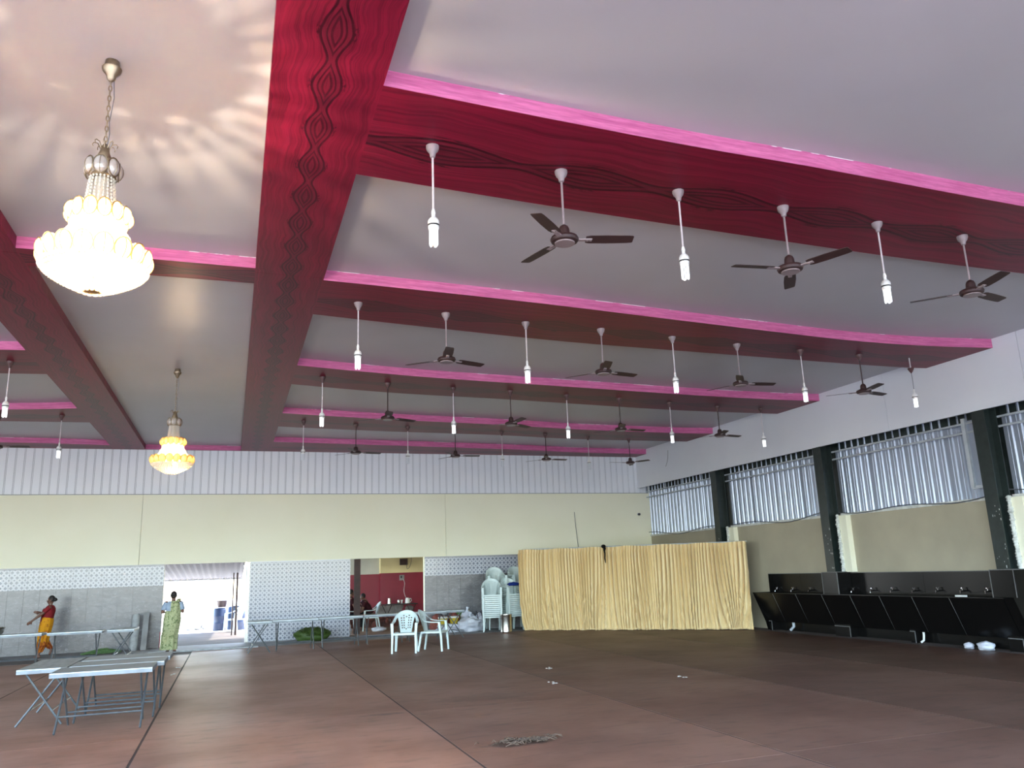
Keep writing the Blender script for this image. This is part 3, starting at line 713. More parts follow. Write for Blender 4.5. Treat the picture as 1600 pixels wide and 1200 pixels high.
# ------------------------------------------------------------------ chandeliers
def chandelier(loc, label, watts, up=0.0, shell='shell'):
    t = thing('chandelier', label, 'chandelier', loc, 0, 'crystal chandeliers')
    MB().lathe([(0.012, -0.17), (0.03, -0.15), (0.035, -0.12), (0.065, -0.085), (0.07, -0.06), (0.055, -0.045), (0.05, 0.0)], (0, 0, 0), 18).build('canopy', M['brass'], t)
    ch = MB(); z = -0.16; i = 0
    while z > -0.80+up:
        pts = []
        for k in range(10):
            a = 2*PI*k/10; u, w = 0.011*math.cos(a), 0.026*math.sin(a)
            pts.append((u, 0, z-0.026+w) if i % 2 else (0, u, z-0.026+w))
        ch.tube(pts, 0.0042, 5, closed=True); z -= 0.042; i += 1
    ch.build('chain', M['brass'], t)
    MB().tube([(0.018, 0.0, -0.12), (0.03, 0.01, -0.3), (0.012, 0.012, -0.5), (0.022, 0, -0.7+up), (0.01, 0, -0.84+up)], 0.003, 5).build('cord', M['wire'], t)
    O = (0, 0, up)
    cr = MB().lathe([(0.06, -0.97), (0.045, -0.92), (0.05, -0.90), (0.035, -0.86), (0.03, -0.82), (0.012, -0.79)], O, 14)
    for k in range(8):
        a = 2*PI*k/8; c, s = math.cos(a), math.sin(a)
        cr.tube([(c*r, s*r, z+up) for r, z in ((0.03, -0.83), (0.05, -0.79), (0.075, -0.785), (0.085, -0.80), (0.08, -0.815))], [0.005, 0.004, 0.0035, 0.003, 0.003], 5)
        cr.tube([(c*r, s*r, z+up) for r, z in ((0.03, -0.86), (0.045, -0.91), (0.085, -0.95), (0.10, -0.99))], 0.005, 5)
    cr.build('crown', M['brass'], t)
    def tier(n, R, z, w, h, depth, mat, fmat, lean=0.0):
        sh = MB().ell((0, 0, 0), (depth, w, h), 12, 8).mesh('glass_shell', mat)
        rim = [(depth*0.35, w*1.02*math.cos(2*PI*k/14), h*1.02*math.sin(2*PI*k/14)) for k in range(14)]
        fr = MB().tube(rim, 0.005, 5, closed=True)
        fr.tube([(depth*1.02*math.cos(q), 0, h*1.02*math.sin(q)) for q in (-1.4, -0.9, -0.4, 0, 0.4, 0.9, 1.4)], 0.003, 5)
        fm = fr.mesh('wire_frame', fmat)
        for k in range(n):
            a = 2*PI*k/n+0.2
            o = place(sh, 'glass_shell', t, (R*math.cos(a), R*math.sin(a), z+up)); o.rotation_euler = (0, lean, a)
            place(fm, 'wire_frame', o)
    tier(7, 0.090, -1.00, 0.050, 0.070, 0.045, M['clear_shell'], M['brass'])
    bc = MB()
    for k in range(20):
        a = 2*PI*k/20
        for j in range(8): bc.ell(((0.082+0.0025*j)*math.cos(a), (0.082+0.0025*j)*math.sin(a), up-1.075-0.027*j), (0.0085, 0.0085, 0.0125), 6, 4)
    bc.lathe([(0.055, -1.28), (0.05, -1.05)], O, 12)
    bc.build('bead_column', M['crystal'], t)
    MB().lathe([(0.088, -1.07), (0.094, -1.065), (0.094, -1.055), (0.088, -1.05)], O, 22).build('brass_ring', M['brass'], t)
    MB().lathe([(0.135, -1.305), (0.14, -1.30), (0.08, -1.285), (0.05, -1.28)], O, 24).build('glow_shield', M['brass'], t)  # plate added to hold back the glow reaching the ceiling
    tier(13, 0.170, -1.365, 0.046, 0.070, 0.060, M[shell], M['gold_frame'])
    cn = MB()
    for k in range(38):
        a = 2*PI*(k+0.5)/38
        for j in range(10):
            u = j/9; R = 0.165+0.10*u**1.2+0.006*math.sin(j*2.1); z = up-1.435-0.205*u
            cn.ell((R*math.cos(a), R*math.sin(a), z), (0.0125, 0.0125, 0.0125), 6, 4)
    cn.build('crystal_cone', M['crystal'], t)
    tier(17, 0.325, -1.695, 0.062, 0.078, 0.058, M[shell], M['gold_frame'], 0.25)
    MB().lathe([(0.305, -1.78), (0.33, -1.78), (0.33, -1.77), (0.305, -1.77)], O, 32).build('lower_ring', M['gold_frame'], t)
    bw = MB()
    for ring in range(9):
        u = ring/8; R = 0.345*(1-u**1.25*0.80); z = up-1.775-0.165*u**0.9; nb = max(10, int(R*2*PI/0.033))
        for k in range(nb):
            a = 2*PI*(k+0.5*(ring % 2))/nb
            bw.ell((R*math.cos(a), R*math.sin(a), z), (0.0155, 0.0155, 0.0185), 6, 4)
    bw.build('crystal_bowl', M['crystal'], t)
    MB().lathe([(0.02, -1.95), (0.06, -1.944), (0.065, -1.935), (0.02, -1.93)], O, 14).build('bottom_boss', M['gold_frame'], t)
    st = MB().tube([(0, 0, -1.08+up), (0, 0, -1.935+up)], 0.012, 8)
    for k in range(6):
        a = 2*PI*k/6; st.tube([(0, 0, -1.72+up), (0.10*math.cos(a), 0.10*math.sin(a), -1.74+up), (0.2*math.cos(a), 0.2*math.sin(a), -1.71+up)], 0.006, 6)
    st.build('inner_stem', M['brass'], t)
    bm_ = MB().ell((0, 0, 0), (0.022, 0.022, 0.036), 10, 7).mesh('bulb', M['bulb'])
    for k in range(6):
        a = 2*PI*k/6; place(bm_, 'bulb', t, (0.2*math.cos(a), 0.2*math.sin(a), -1.67+up))
    for k in range(3):
        a = 2*PI*k/3+0.5; place(bm_, 'bulb', t, (0.09*math.cos(a), 0.09*math.sin(a), -1.46+up))
    for j, (x, z, wv) in enumerate(((0.05, -1.835, 0.50), (0.05, -1.68, 0.22), (-0.04, -1.53, 0.26), (0.05, -1.38, 0.22))):
        l = bpy.data.lights.new('chandelier_glow', 'POINT'); l.energy = watts*wv; l.color = (1.0, 0.85, 0.62); l.shadow_soft_size = 0.012
        lo = bpy.data.objects.new('chandelier_glow', l); COL.objects.link(lo); lo.location = (loc[0]+x, loc[1]+0.03, loc[2]+z+up)
    return t
chandelier((-1.01, 6.03, CZ), 'large crystal chandelier glowing white, nearest to the camera', 85, 0.10)
chandelier((-1.09, 15.66, CZ), 'smaller looking crystal chandelier hanging farther back over the doorway', 4.5, 0.0, 'amber_shell')
#MORE#
def off(mb, loc):
    mb.v = [(x-loc[0], y-loc[1], z-loc[2]) for x, y, z in mb.v]; return mb

# ------------------------------------------------------------------ black granite washing trough along the right wall
TL = (13.25, 14.8, 0)
tr = thing('washing_trough', 'long black granite hand washing trough with taps along the right wall', 'trough', TL)
def tp(mb, name, mat, parent=None, smooth=False): return off(mb, TL).build(name, mat, parent or tr, smooth)
for y0, y1 in ((15.93, 17.2), (17.2, 18.5), (13.33, 15.41), (11.42, 13.33)):
    o = tp(MB().box(13.455, 13.495, y0+.003, y1-.003, 0.90, 1.40), 'splash_panel', M['granite'])
tp(MB().box(13.45, 13.497, 11.42, 18.5, 1.395, 1.408), 'splash_cap', M['granite_edge'])
for y0, y1 in ((15.42, 15.92), (10.93, 11.41)):
    tp(MB().box(13.06, 13.49, y0, y1, 0.90, 1.42), 'column_casing', M['granite'])
    tp(MB().box(13.055, 13.075, y0-.008, y0+.006, 0.90, 1.425).box(13.055, 13.075, y1-.006, y1+.008, 0.90, 1.425).box(13.055, 13.49, y0, y1, 1.418, 1.432), 'casing_edge', M['granite_edge'])
def front(y0, y1):
    mb = MB(); a, b = (12.95, 0.93), (13.26, 0.22)
    V = [(a[0], y0, a[1]), (a[0], y1, a[1]), (b[0], y1, b[1]), (b[0], y0, b[1])]
    V += [(x+0.022, y, z+0.008) for x, y, z in V]
    return mb.add(V, [(0,1,2,3),(4,7,6,5),(0,4,5,1),(1,5,6,2),(2,6,7,3),(3,7,4,0)])
sy = [18.5, 17.71, 16.82, 15.89, 14.96, 14.09, 13.21, 12.3, 11.13]
for a, b in zip(sy, sy[1:]):
    tp(front(b+.004, a-.004), 'front_panel', M['granite'])
gm = MB()
for y in sy[1:-1]:
    gm.tube([(12.953, y, 0.92), (13.262, y, 0.23)], 0.004, 4)
tp(gm, 'panel_joints', M['granite_edge'])
tp(MB().box(13.462, 13.495, 10.93, 18.5, 0, 0.90), 'back_panel', M['granite'])
tp(MB().box(12.935, 12.99, 11.10, 18.52, 0.925, 0.945), 'rim', M['granite'])
tp(MB().box(13.12, 13.46, 11.13, 18.5, 0.60, 0.62), 'basin_floor', M['granite'])
tp(MB().prism([(12.935, 0.945), (13.49, 0.945), (13.49, 0.0), (13.30, 0.0), (13.245, 0.22)], 'y', 18.49, 18.52), 'end_panel', M['granite'])
tp(MB().prism([(12.935, 0.945), (13.06, 0.945), (13.06, 1.42), (13.49, 1.42), (13.49, 0.0), (13.30, 0.0), (13.245, 0.22)], 'y', 10.90, 10.93), 'end_panel', M['granite'])
tp(front(10.93, 11.12), 'front_panel', M['granite'])
for y, w in ((18.3, 0.12), (15.65, 0.5), (13.6, 0.14), (11.25, 0.3)):
    s_ = tp(MB().box(13.24, 13.46, y-w/2, y+w/2, 0, 0.60), 'support', M['granite'])
    e = MB().box(13.233, 13.24, y-w/2, y-w/2+.018, 0, 0.225).box(13.233, 13.24, y-w/2, y+w/2, 0.215, 0.232)
    tp(e, 'support_edge', M['granite_edge'], s_)
def tap_mb():
    mb = MB().tube([(0, 0, 0), (-0.035, 0, 0), (-0.10, 0, 0.004), (-0.125, 0, -0.012), (-0.13, 0, -0.04)], [0.016, 0.013, 0.013, 0.011, 0.010], 8)
    mb.lathe([(0.012, 0.0), (0.013, 0.03), (0.008, 0.032), (0.008, 0.05)], (-0.06, 0, 0), 8)
    mb.tube([(-0.06, -0.035, 0.055), (-0.06, 0.035, 0.055)], 0.009, 6).tube([(-0.092, 0, 0.055), (-0.028, 0, 0.055)], 0.009, 6)
    mb.ell((-0.012, 0.10, -0.005), (0.012, 0.016, 0.016), 8, 5)
    return mb
tapm = tap_mb().mesh('tap', M['chrome'])
for y, z in ((18.10,1.0),(17.46,1.0),(16.80,1.0),(15.33,1.01),(14.74,1.01),(14.15,1.02),(13.56,1.02),(12.95,1.03),(12.36,1.03),(11.80,1.03)):
    tag(place(tapm, 'tap', tr, (13.455-TL[0], y-TL[1], z)), 'chrome tap with cross handle')
o = tp(MB().tube([(13.30, 13.38, 0.30), (13.29, 13.37, 0.16), (13.27, 13.37, 0.06), (13.22, 13.40, 0.02)], 0.022, 8), 'drain_pipe', M['white_plastic'], None, True)
tag(o, 'white drain pipe')
o = tp(MB().tube([(13.33, 17.5, 0.5), (13.33, 17.5, 0.12), (13.30, 17.6, 0.03)], 0.035, 8), 'drain_pipe', M['grey_pipe'], None, True)
o = MB().box(-.03, .03, -.11, .11, 0, .03).build('soap_tray', M['white_plastic'], None, False); o.location = (12.965, 12.02, .945)
tag(o, 'small white soap tray lying on the black trough rim', 'soap tray')
def lump(name, mat, r, seed, rough=0.18, n=16, parent=None, flat=0.25):
    rnd = random.Random(seed); ph = [(rnd.uniform(1.5, 5.5), rnd.uniform(0, 6), rnd.uniform(1, 4.5), rnd.uniform(0, 6)) for _ in range(6)]
    mb = MB().ell((0, 0, 0), (1, 1, 1), n*2, n); V = []
    for x, y, z in mb.v:
        a = math.atan2(y, x); b = math.asin(max(-1, min(1, z))); k = 1
        for i, (p, q, u, w) in enumerate(ph): k += rough/(1+i*0.5)*0.5*math.sin(round(p)*a+q)*math.cos(u*b*2+w)
        zz = z*k
        if zz < -1+flat: zz = -1+flat
        V.append((x*k*r[0], y*k*r[1], (zz+1-flat)*r[2]))
    mb.v = V
    return mb.build(name, mat, parent)
o = lump('crumpled_bag', M['sack'], (.13, .16, .09), 3); o.location = (13.08, 11.75, 0.0); tag(o, 'crumpled white bag under the trough, larger one at its near end', 'bag')
o = lump('crumpled_bag', M['sack'], (.08, .10, .065), 4); o.location = (13.1, 12.14, 0.0); tag(o, 'small crumpled white bag under the trough, left of the larger bag', 'bag')

# ------------------------------------------------------------------ gold curtain on a pipe stand
CA, CB = Vector((8.30, 23.27, 0)), Vector((13.02, 18.72, 0))
cdir = (CB-CA).normalized(); cn_ = Vector((cdir.y, -cdir.x, 0)); CLN = (CB-CA).length
if cn_.y > 0: cn_ = -cn_
ct = thing('curtain_backdrop', 'pleated gold satin curtain on a pipe stand across the far corner', 'curtain', tuple((CA+CB)/2))
COFF = tuple((CA+CB)/2)
rnd = random.Random(5)
sw = [(rnd.uniform(0.02, 0.98), rnd.uniform(0.02, 0.05), rnd.uniform(0.3, 1.0)) for _ in range(26)]
loops = [(0.035+0.93*i/12+rnd.uniform(-.02, .02), rnd.uniform(.022, .034), rnd.uniform(.5, 1.0)) for i in range(13)]
def cur(u, v):                  # v: 0 top, 1 bottom
    L = u*CLN
    H = 2.31-0.05*u+0.012*math.sin(u*40)*(1-v)
    shift = 0.0
    for c, w, s in sw:          # loose loops: folds bow together towards the hem
        d = (u-c)/w
        shift += 0.030*s*d*math.exp(-d*d)*v*v
    ph = 2*PI*(68*(u+0.75*shift) + 0.45*math.sin(u*23) + 0.16*math.sin(u*61+1) + 0.35*v*math.sin(u*17+2*v))
    amp = (0.080+0.020*math.sin(u*57+1.5)+0.020*math.sin(u*131))*(1-0.25*v*math.sin(u*33))
    sp = math.sin(ph); nrm = amp*(2*abs(math.cos(ph*0.5))**0.42-1)+0.010*math.sin(ph*2.1+v*3)+0.02*math.sin(u*14)*v
    for c, w, s_ in loops:
        d = (u-c)/w
        if abs(d) < 1.6 and v > 0.35:
            q = v-0.42*(1-d*d)
            nrm += 0.030*s_*math.sin(q*34)*math.exp(-d**4*0.6)*min(1, (v-0.35)*3)
    if v > 0.93: nrm *= 1-(v-0.93)*6
    top_gather = 1.0 if v > 0.03 else 0.55
    z = H*(1-v)+(0.004+0.012*u+0.012*math.sin(u*44)**2)*v
    p = CA+cdir*((L-0.06)*1.012)+cn_*(0.16+nrm*top_gather)
    x0 = p.x+(0.10*v**3*(1-u)**6*cdir.x); y0 = p.y+(0.10*v**3*(1-u)**6*cdir.y)
    return (x0-COFF[0], y0-COFF[1], z)
MB().grid(cur, 1100, 34).build('curtain', M['satin'], ct, True, recalc=False)
hm = MB().tube([Vector(cur(i/160, 0.985))+cn_*0.012+Vector((0, 0, -0.004)) for i in range(161)], 0.014, 6)
hm.build('hem', M['satin'], ct)
def cpos(u, z, d=0.0):
    p = CA+cdir*(u*CLN)+cn_*d; return (p.x-COFF[0], p.y-COFF[1], z)
MB().tube([cpos(-0.005, 2.315), cpos(1.003, 2.265)], 0.02, 8).build('rail', M['grey_pipe'], ct)
for u in (0.012, 0.5, 0.988): MB().tube([cpos(u, 0, -0.05), cpos(u, 2.30-0.05*u, -0.05)], 0.02, 8).build('pole', M['grey_pipe'], ct)
MB().tube([cpos(0.01, 0.02, -0.06), cpos(0.99, 0.02, -0.06)], 0.018, 8).build('floor_rail', M['grey_pipe'], ct)
u0 = 0.405
bc = thing('black_cloth', 'black cloth knotted over the curtain rail, hanging down the gold curtain', 'cloth', (CA.x+cdir.x*u0*CLN+cn_.x*.32, CA.y+cdir.y*u0*CLN+cn_.y*.32, 2.30))
mb = MB().ell((0, 0, 0.0), (0.075, 0.05, 0.055), 10, 6).ell((0.03, 0, -0.06), (0.045, 0.035, 0.06), 8, 5)
mb.tube([(0.02, 0, -0.08), (0.035, 0, -0.2), (0.03, 0.01, -0.33), (0.04, 0, -0.46)], [0.03, 0.022, 0.02, 0.012], 7)
mb.build('knot', M['black_cloth'], bc)
tag(MB().tube(catmull([(10.69, 24.77, 3.54), (10.70, 24.76, 3.2), (10.73, 24.76, 2.8), (10.76, 24.75, 2.36)], 6), 0.008, 6).build('hanging_cord', M['wire']), 'thin cord hanging on the cream wall above the black cloth', 'cord')
tag(MB().tube(catmull([(13.06, 22.48, 5.3), (13.05, 22.5, 5.1), (13.06, 22.58, 4.95), (13.04, 22.66, 4.8)], 6), 0.006, 6).build('dangling_wire', M['wire']), 'thin wire dangling over the pale fascia near the far corner', 'wire')
cam_ = thing('security_camera', 'small dark security camera high on the cream wall near the corner', 'camera', (13.05, 24.78, 3.45))
MB().lathe([(0.045, 0), (0.045, 0.02)], (0, 0, 0), 12).build('mount', M['white_plastic'], cam_).rotation_euler = (PI/2, 0, 0)
MB().ell((0, -0.07, -0.01), (0.05, 0.055, 0.045), 10, 6).build('dome', M['black_plastic'], cam_)

# ------------------------------------------------------------------ folding tables
def make_table(L, W, H):
    t = thing('folding_table', 'table', 'table')
    tp_ = MB().box(-L/2, L/2, -W/2, W/2, H-.012, H).build('tabletop', M['table_top'], t, False)
    MB().box(-L/2, L/2, -W/2-.001, -W/2+.012, H-.055, H-.0125).box(-L/2, L/2, W/2-.012, W/2+.001, H-.055, H-.0125).box(-L/2-.001, -L/2+.012, -W/2, W/2, H-.055, H-.0125).box(L/2-.012, L/2+.001, -W/2, W/2, H-.055, H-.0125).build('apron', M['table_apron'], t, False)
    for s in (-1, 1):
        for q, xo in ((-1, 0.10), (1, 0.135)):
            x = s*(L/2-xo)
            MB().tube([(x, q*(-W/2+.07), H-.03), (x, q*(W/2-.02), 0.0)], 0.013, 8).build('leg', M['table_leg'], t)
    for q, xo in ((-1, 0.10), (1, 0.135)):
        k = 0.17/(H-.03); yb = q*((W/2-.02)*(1-k)+(-W/2+.07)*k)
        MB().tube([(-(L/2-xo), yb, 0.17), ((L/2-xo), yb, 0.17)], 0.011, 8).build('stretcher', M['table_leg'], t)
        MB().tube([(-(L/2-xo), q*(-W/2+.07), H-.03), ((L/2-xo), q*(-W/2+.07), H-.03)], 0.011, 8).build('top_bar', M['table_leg'], t)
    return t
TG = 'steel folding tables'
t0 = make_table(1.13, 0.74, 0.69); t0.location = (-1.435, 11.73, 0.01); t0['label'] = 'steel folding table, front one of the close group of tables'; t0['group'] = TG
dup(t0, (-1.355, 12.52, 0.01), 0, 'steel folding table, middle one of three standing edge to edge', TG)
dup(t0, (-1.335, 13.30, 0.01), 0, 'steel folding table, rear one of three standing edge to edge', TG)
t1 = make_table(1.5, 0.56, 0.69); t1.location = (-2.225, 12.87, 0.01); t1.rotation_euler = (0, 0, PI/2); t1['label'] = 'bright steel folding table turned endwise, left of the close group'; t1['group'] = TG
t2 = make_table(1.09, 0.55, 0.72); t2.location = (1.56, 21.45, 0.01); t2['label'] = 'folding table in the right row, second from the doorway'; t2['group'] = TG
dup(t2, (2.68, 21.62, 0.01), 0, 'folding table in the right row, in front of the green bundle', TG)
dup(t2, (3.82, 21.78, 0.01), 0, 'folding table in the right row, in front of the seated people', TG)
dup(t2, (4.93, 21.90, 0.01), 0, 'folding table in the right row, behind the two white chairs', TG)
dup(t2, (0.71, 21.45, 0.01), PI/2, 'folding table turned endwise, first of the right row beside the doorway', TG)
dup(t2, (5.76, 22.35, 0.01), PI/2, 'folding table turned endwise, last of the right row before the sacks', TG)
dup(t2, (-2.28, 21.15, 0.01), PI/2, 'folding table turned endwise, at the end of the left row near the stone posts', TG)
dup(t2, (-3.21, 20.95, 0.01), 0, 'folding table in the left row, in front of the grass bundle', TG)
dup(t2, (-4.42, 21.05, 0.01), 0, 'folding table in the left row, with the steel bowl on it', TG)
bw = thing('steel_bowl', 'round stainless steel bowl on the table at the left picture edge', 'bowl', (-4.86, 21.05, 0.732))
MB().lathe([(0.10, 0), (0.16, 0.01), (0.19, 0.06), (0.195, 0.13), (0.215, 0.15), (0.215, 0.158), (0.185, 0.155), (0.18, 0.06), (0.10, 0.015)], (0, 0, 0), 24).build('bowl', M['steel'], bw)
MB().lathe([(0.195, 0.150), (0.21, 0.162), (0.0, 0.163)][:2]+[(0.02, 0.164)], (0, 0, 0), 24).build('dark_filling', M['black_plastic'], bw)

# ------------------------------------------------------------------ plastic armchairs
def make_chair():
    t = thing('plastic_armchair', 'chair', 'chair')      # faces -y, seat 0.43 m
    st = MB()
    def seat(u, v): return (-0.235+0.47*u-(0.03*(v-0.5))*(1 if u > .5 else -1)*0, -0.25+0.47*v, 0.43-0.022*math.sin(PI*u)*math.sin(PI*min(1, v*1.1))-0.012*v)
    st.grid(seat, 10, 8); n0 = len(st.v)
    st.box(-0.245, 0.245, -0.262, -0.248, 0.388, 0.432).box(-0.25, -0.236, -0.25, 0.22, 0.39, 0.43).box(0.236, 0.25, -0.25, 0.22, 0.39, 0.43).box(-0.21, 0.21, 0.205, 0.222, 0.38, 0.42)
    st.build('seat', M['chair'], t, True, recalc=False)
    # perforated back panel, leaning back
    bk = MB(); nu, nv = 13, 17
    holes = {(i, j) for i in (2, 4, 8, 10) for j in (4, 6, 8, 10, 12)} | {(4, 14), (8, 14), (6, 3)} | {(6, 13)}
    def bp(i, j, d=0.0):
        v = j/nv; u = i/nu*2-1
        w = 0.125+0.055*v+0.04*v*v
        if v > 0.86: w *= 1-0.25*((v-0.86)/0.14)**2
        z = 0.40+0.45*v; y = 0.19+0.13*v+0.03*v*v-0.05*u*u*(0.4+v)+d
        return (u*w, y, z-0.02*u*u*(v > 0.95))
    for d in (0.0, 0.014):
        o = len(bk.v)
        for i in range(nu+1):
            for j in range(nv+1): bk.v.append(bp(i, j, d))
        for i in range(nu):
            for j in range(nv):
                if (i, j) in holes: continue
                a = o+i*(nv+1)+j; bk.f.append((a, a+nv+1, a+nv+2, a+1))
    bk.build('backrest', M['chair'], t, True, recalc=False)
    # arch rim that becomes the arms
    rim = catmull([(-0.272, -0.20, 0.635), (-0.278, 0.0, 0.64), (-0.262, 0.13, 0.67), (-0.225, 0.235, 0.76), (-0.13, 0.315, 0.84), (0, 0.345, 0.868), (0.13, 0.315, 0.84), (0.225, 0.235, 0.76), (0.262, 0.13, 0.67), (0.278, 0.0, 0.64), (0.272, -0.20, 0.635)], 5)
    n = len(rim); a1 = int(n*0.24); a2 = n-1-a1
    def ribbon(pts, w0, w1):
        mb = MB(); rings = []
        for i, p in enumerate(pts):
            f = i/(len(pts)-1); w = w0+(w1-w0)*f
            inw = Vector((-p.x, (-0.02-p.y) if p.z > 0.7 else 0, 0))
            inw = inw.normalized() if inw.length > 1e-4 else Vector((0, -1, 0))
            k = min(1, max(0, (p.z-0.64)/0.18)); inw = (inw*(1-k)+Vector((-p.x*1.3, -0.1, -0.9))*k).normalized()
            up = Vector((0, 0, 1))*(1-k)+Vector((0, 1, 0.25))*k; up.normalize()
            rings.append([p+inw*w*0.5+up*.011, p-inw*w*0.5+up*.004, p-inw*w*0.5-up*.014, p+inw*w*0.5-up*.004])
        return mb.loft(rings)
    ribbon(rim[a1:a2+1], 0.07, 0.07).build('back_arch', M['chair'], t)
    ribbon(rim[:a1+1], 0.058, 0.07).build('armrest', M['chair'], t); ribbon(list(reversed(rim[a2:])), 0.058, 0.07).build('armrest', M['chair'], t)
    def leg(pts, w, d):
        rings = []
        for i, p in enumerate(pts):
            f = i/(len(pts)-1); ww, dd = w*(1-0.38*f), d*(1-0.3*f)
            rings.append([(p[0]-ww/2, p[1]-dd/2, p[2]), (p[0]+ww/2, p[1]-dd/2, p[2]), (p[0]+ww/2, p[1]+dd/2, p[2]), (p[0]-ww/2, p[1]+dd/2, p[2])])
        return MB().loft(rings)
    for s in (-1, 1):
        leg([(s*.272, -.215, .64), (s*.262, -.235, .45), (s*.258, -.25, .36), (s*.265, -.275, 0)], .062, .055).build('leg', M['chair'], t, False)
        leg([(s*.215, .20, .43), (s*.222, .225, .36), (s*.245, .285, 0)], .075, .05).build('leg', M['chair'], t, False)
    return t
ch0 = make_chair(); CG = 'pale green plastic armchairs'
ch0.location = (3.78, 18.72, 0.011); ch0.rotation_euler = (0, 0, math.atan2(-.95, -.30)+PI/2); ch0['label'] = 'pale plastic armchair facing the camera, left of the two in front of the tables'; ch0['group'] = CG
dup(ch0, (4.44, 18.74, 0.011), math.atan2(-.50, .86)+PI/2, 'pale plastic armchair turned sideways, right of the two in front of the tables', CG)
NUM = ['bottom', 'second', 'third', 'fourth', 'fifth', 'sixth', 'seventh', 'eighth', 'ninth', 'tenth', 'eleventh', 'twelfth', 'thirteenth', 'fourteenth', 'fifteenth', 'sixteenth', 'seventeenth', 'eighteenth', 'nineteenth']
def stack(x, y, rz, n, where, z0=0.0, step=0.056):
    for i in range(n):
        f = Vector((0, -0.010*i, 0)); f.rotate(Matrix.Rotation(rz, 3, 'Z'))
        dup(ch0, (x+f.x+0.002*math.sin(i*5), y+f.y, z0+step*i), rz+0.01*math.sin(i*3), f'pale plastic armchair, {NUM[i]} in the {where} stack', 'stacked plastic armchairs')
stack(7.38, 23.62, -0.28, 12, 'front left')
stack(8.00, 23.72, 0.20, 12, 'front right')
stack(7.72, 24.33, -0.1, 18, 'rear left, taller')
stack(8.42, 24.33, 0.1, 18, 'rear right, taller, beside the curtain')
bl = lump('blue_cloth', M['blue_cloth'], (.19, .13, .06), 21, 0.25); bl.location = (8.02, 23.44, 1.28)
tag(bl, 'royal blue cloth lying on the front right chair stack', 'cloth')
dr = thing('steel_drum', 'tall stainless steel cylinder pot in front of the chair stacks', 'pot', (7.585, 22.96, 0.008))
MB().lathe([(0.165, 0), (0.175, 0.012), (0.172, 0.03), (0.172, 0.46), (0.178, 0.475), (0.178, 0.49), (0.168, 0.49), (0.165, 0.05)], (0, 0, 0), 32).build('body', M['steel'], dr)
MB().lathe([(0.181, 0.472), (0.183, 0.48), (0.181, 0.488)], (0, 0, 0), 32).build('rim', M['steel'], dr)

# ------------------------------------------------------------------ sacks, buckets and bundles on the floor
def sack(loc, r, seed, label, mat='sack', name='plastic_sack', tie=True, cat='sack'):
    t = thing(name, label, cat, loc)
    lump('body', M[mat], r, seed, 0.22, 18, t)
    if tie:
        top = r[2]*1.72
        MB().tube([(0, 0, top-.05), (0.01, 0, top+.05), (0.03, 0.01, top+.12)], [0.07, 0.03, 0.055], 9).build('tied_neck', M[mat], t)
    return t
sack((6.80, 24.02, 0), (.36, .30, .25), 11, 'bulging white plastic sack beside the chair stacks')
s2 = sack((6.84, 24.46, 0), (.25, .22, .33), 12, 'taller white sack behind the bulging one, leaning on the tiles')
s3 = sack((7.17, 24.22, 0), (.17, .2, .29), 13, 'white sack with dark straps, next to the chair stacks', tie=False)
for a in (-0.07, 0.08): MB().tube([(a, -0.20, 0.05), (a-.03, -0.215, 0.25), (a-.05, -0.17, 0.45), (a-.04, 0, 0.56)], 0.014, 6).build('strap', M['sack_strap'], s3)
sack((6.22, 24.2, 0), (.40, .30, .15), 14, 'flat white sack on the floor under the endwise table', tie=False)
for x, y, lab in ((6.02, 24.18, 'yellow bucket with white lid, left of the two on the flat sack'), (6.36, 24.2, 'yellow bucket with white lid, right of the two on the flat sack')):
    t = thing('lidded_bucket', lab, 'bucket', (x, y, 0.245), 0, 'yellow buckets')
    MB().lathe([(0.11, 0), (0.135, 0.16), (0.14, 0.17)], (0, 0, 0), 18).build('pail', M['yellow'], t)
    MB().lathe([(0.146, 0.165), (0.148, 0.20), (0.135, 0.215), (0.02, 0.218)], (0, 0, 0), 18).build('lid', M['white_plastic'], t)
sack((5.95, 24.5, 0), (.26, .2, .30), 15, 'russet sack behind the yellow buckets, nearer the red room', 'red_onion', tie=False)
sack((6.42, 24.52, 0), (.24, .18, .30), 16, 'russet sack behind the yellow buckets, nearer the chair stacks', 'red_onion', tie=False)
sack((6.70, 24.55, 0), (.2, .16, .33), 17, 'green net sack leaning on the grey tiles between white sacks', 'green_bag', tie=False)
# bundle of green leaves
lv = thing('leaf_bundle', 'big dark green bundle of leaves on the floor before the patterned tiles', 'leaves', (2.22, 24.0, 0.0))
lump('bundle', M['leaf'], (.50, .26, .20), 31, 0.12, 18, lv)
lf = MB(); rr = random.Random(9)
for i in range(420):
    a = rr.uniform(0, 2*PI); b = rr.uniform(0.0, 1.3); c = Vector((0.50*math.cos(a)*math.cos(b), 0.27*math.sin(a)*math.cos(b), 0.15+0.22*math.sin(b)))
    d = Vector((rr.uniform(-1, 1), rr.uniform(-.4, .4), rr.uniform(-.5, .3))).normalized()*rr.uniform(.05, .10); e = d.cross(Vector((rr.uniform(-1, 1), rr.uniform(-1, 1), 1))).normalized()*.016
    if c.z+d.z < 0.02: d.z = abs(d.z)
    nn = len(lf.v); lf.v += [tuple(c-d*.5), tuple(c+e), tuple(c+d*.7+Vector((0,0,.005))), tuple(c-e)]; lf.f.append((nn, nn+1, nn+2, nn+3))
tag(lf.build('leaves', M['leaf'], lv, False, recalc=False), kind='stuff')
gb = thing('grass_bundle', 'low bundle of fresh green stalks on the floor by the left wall', 'grass', (-3.05, 23.7, 0.012))
gs = MB()
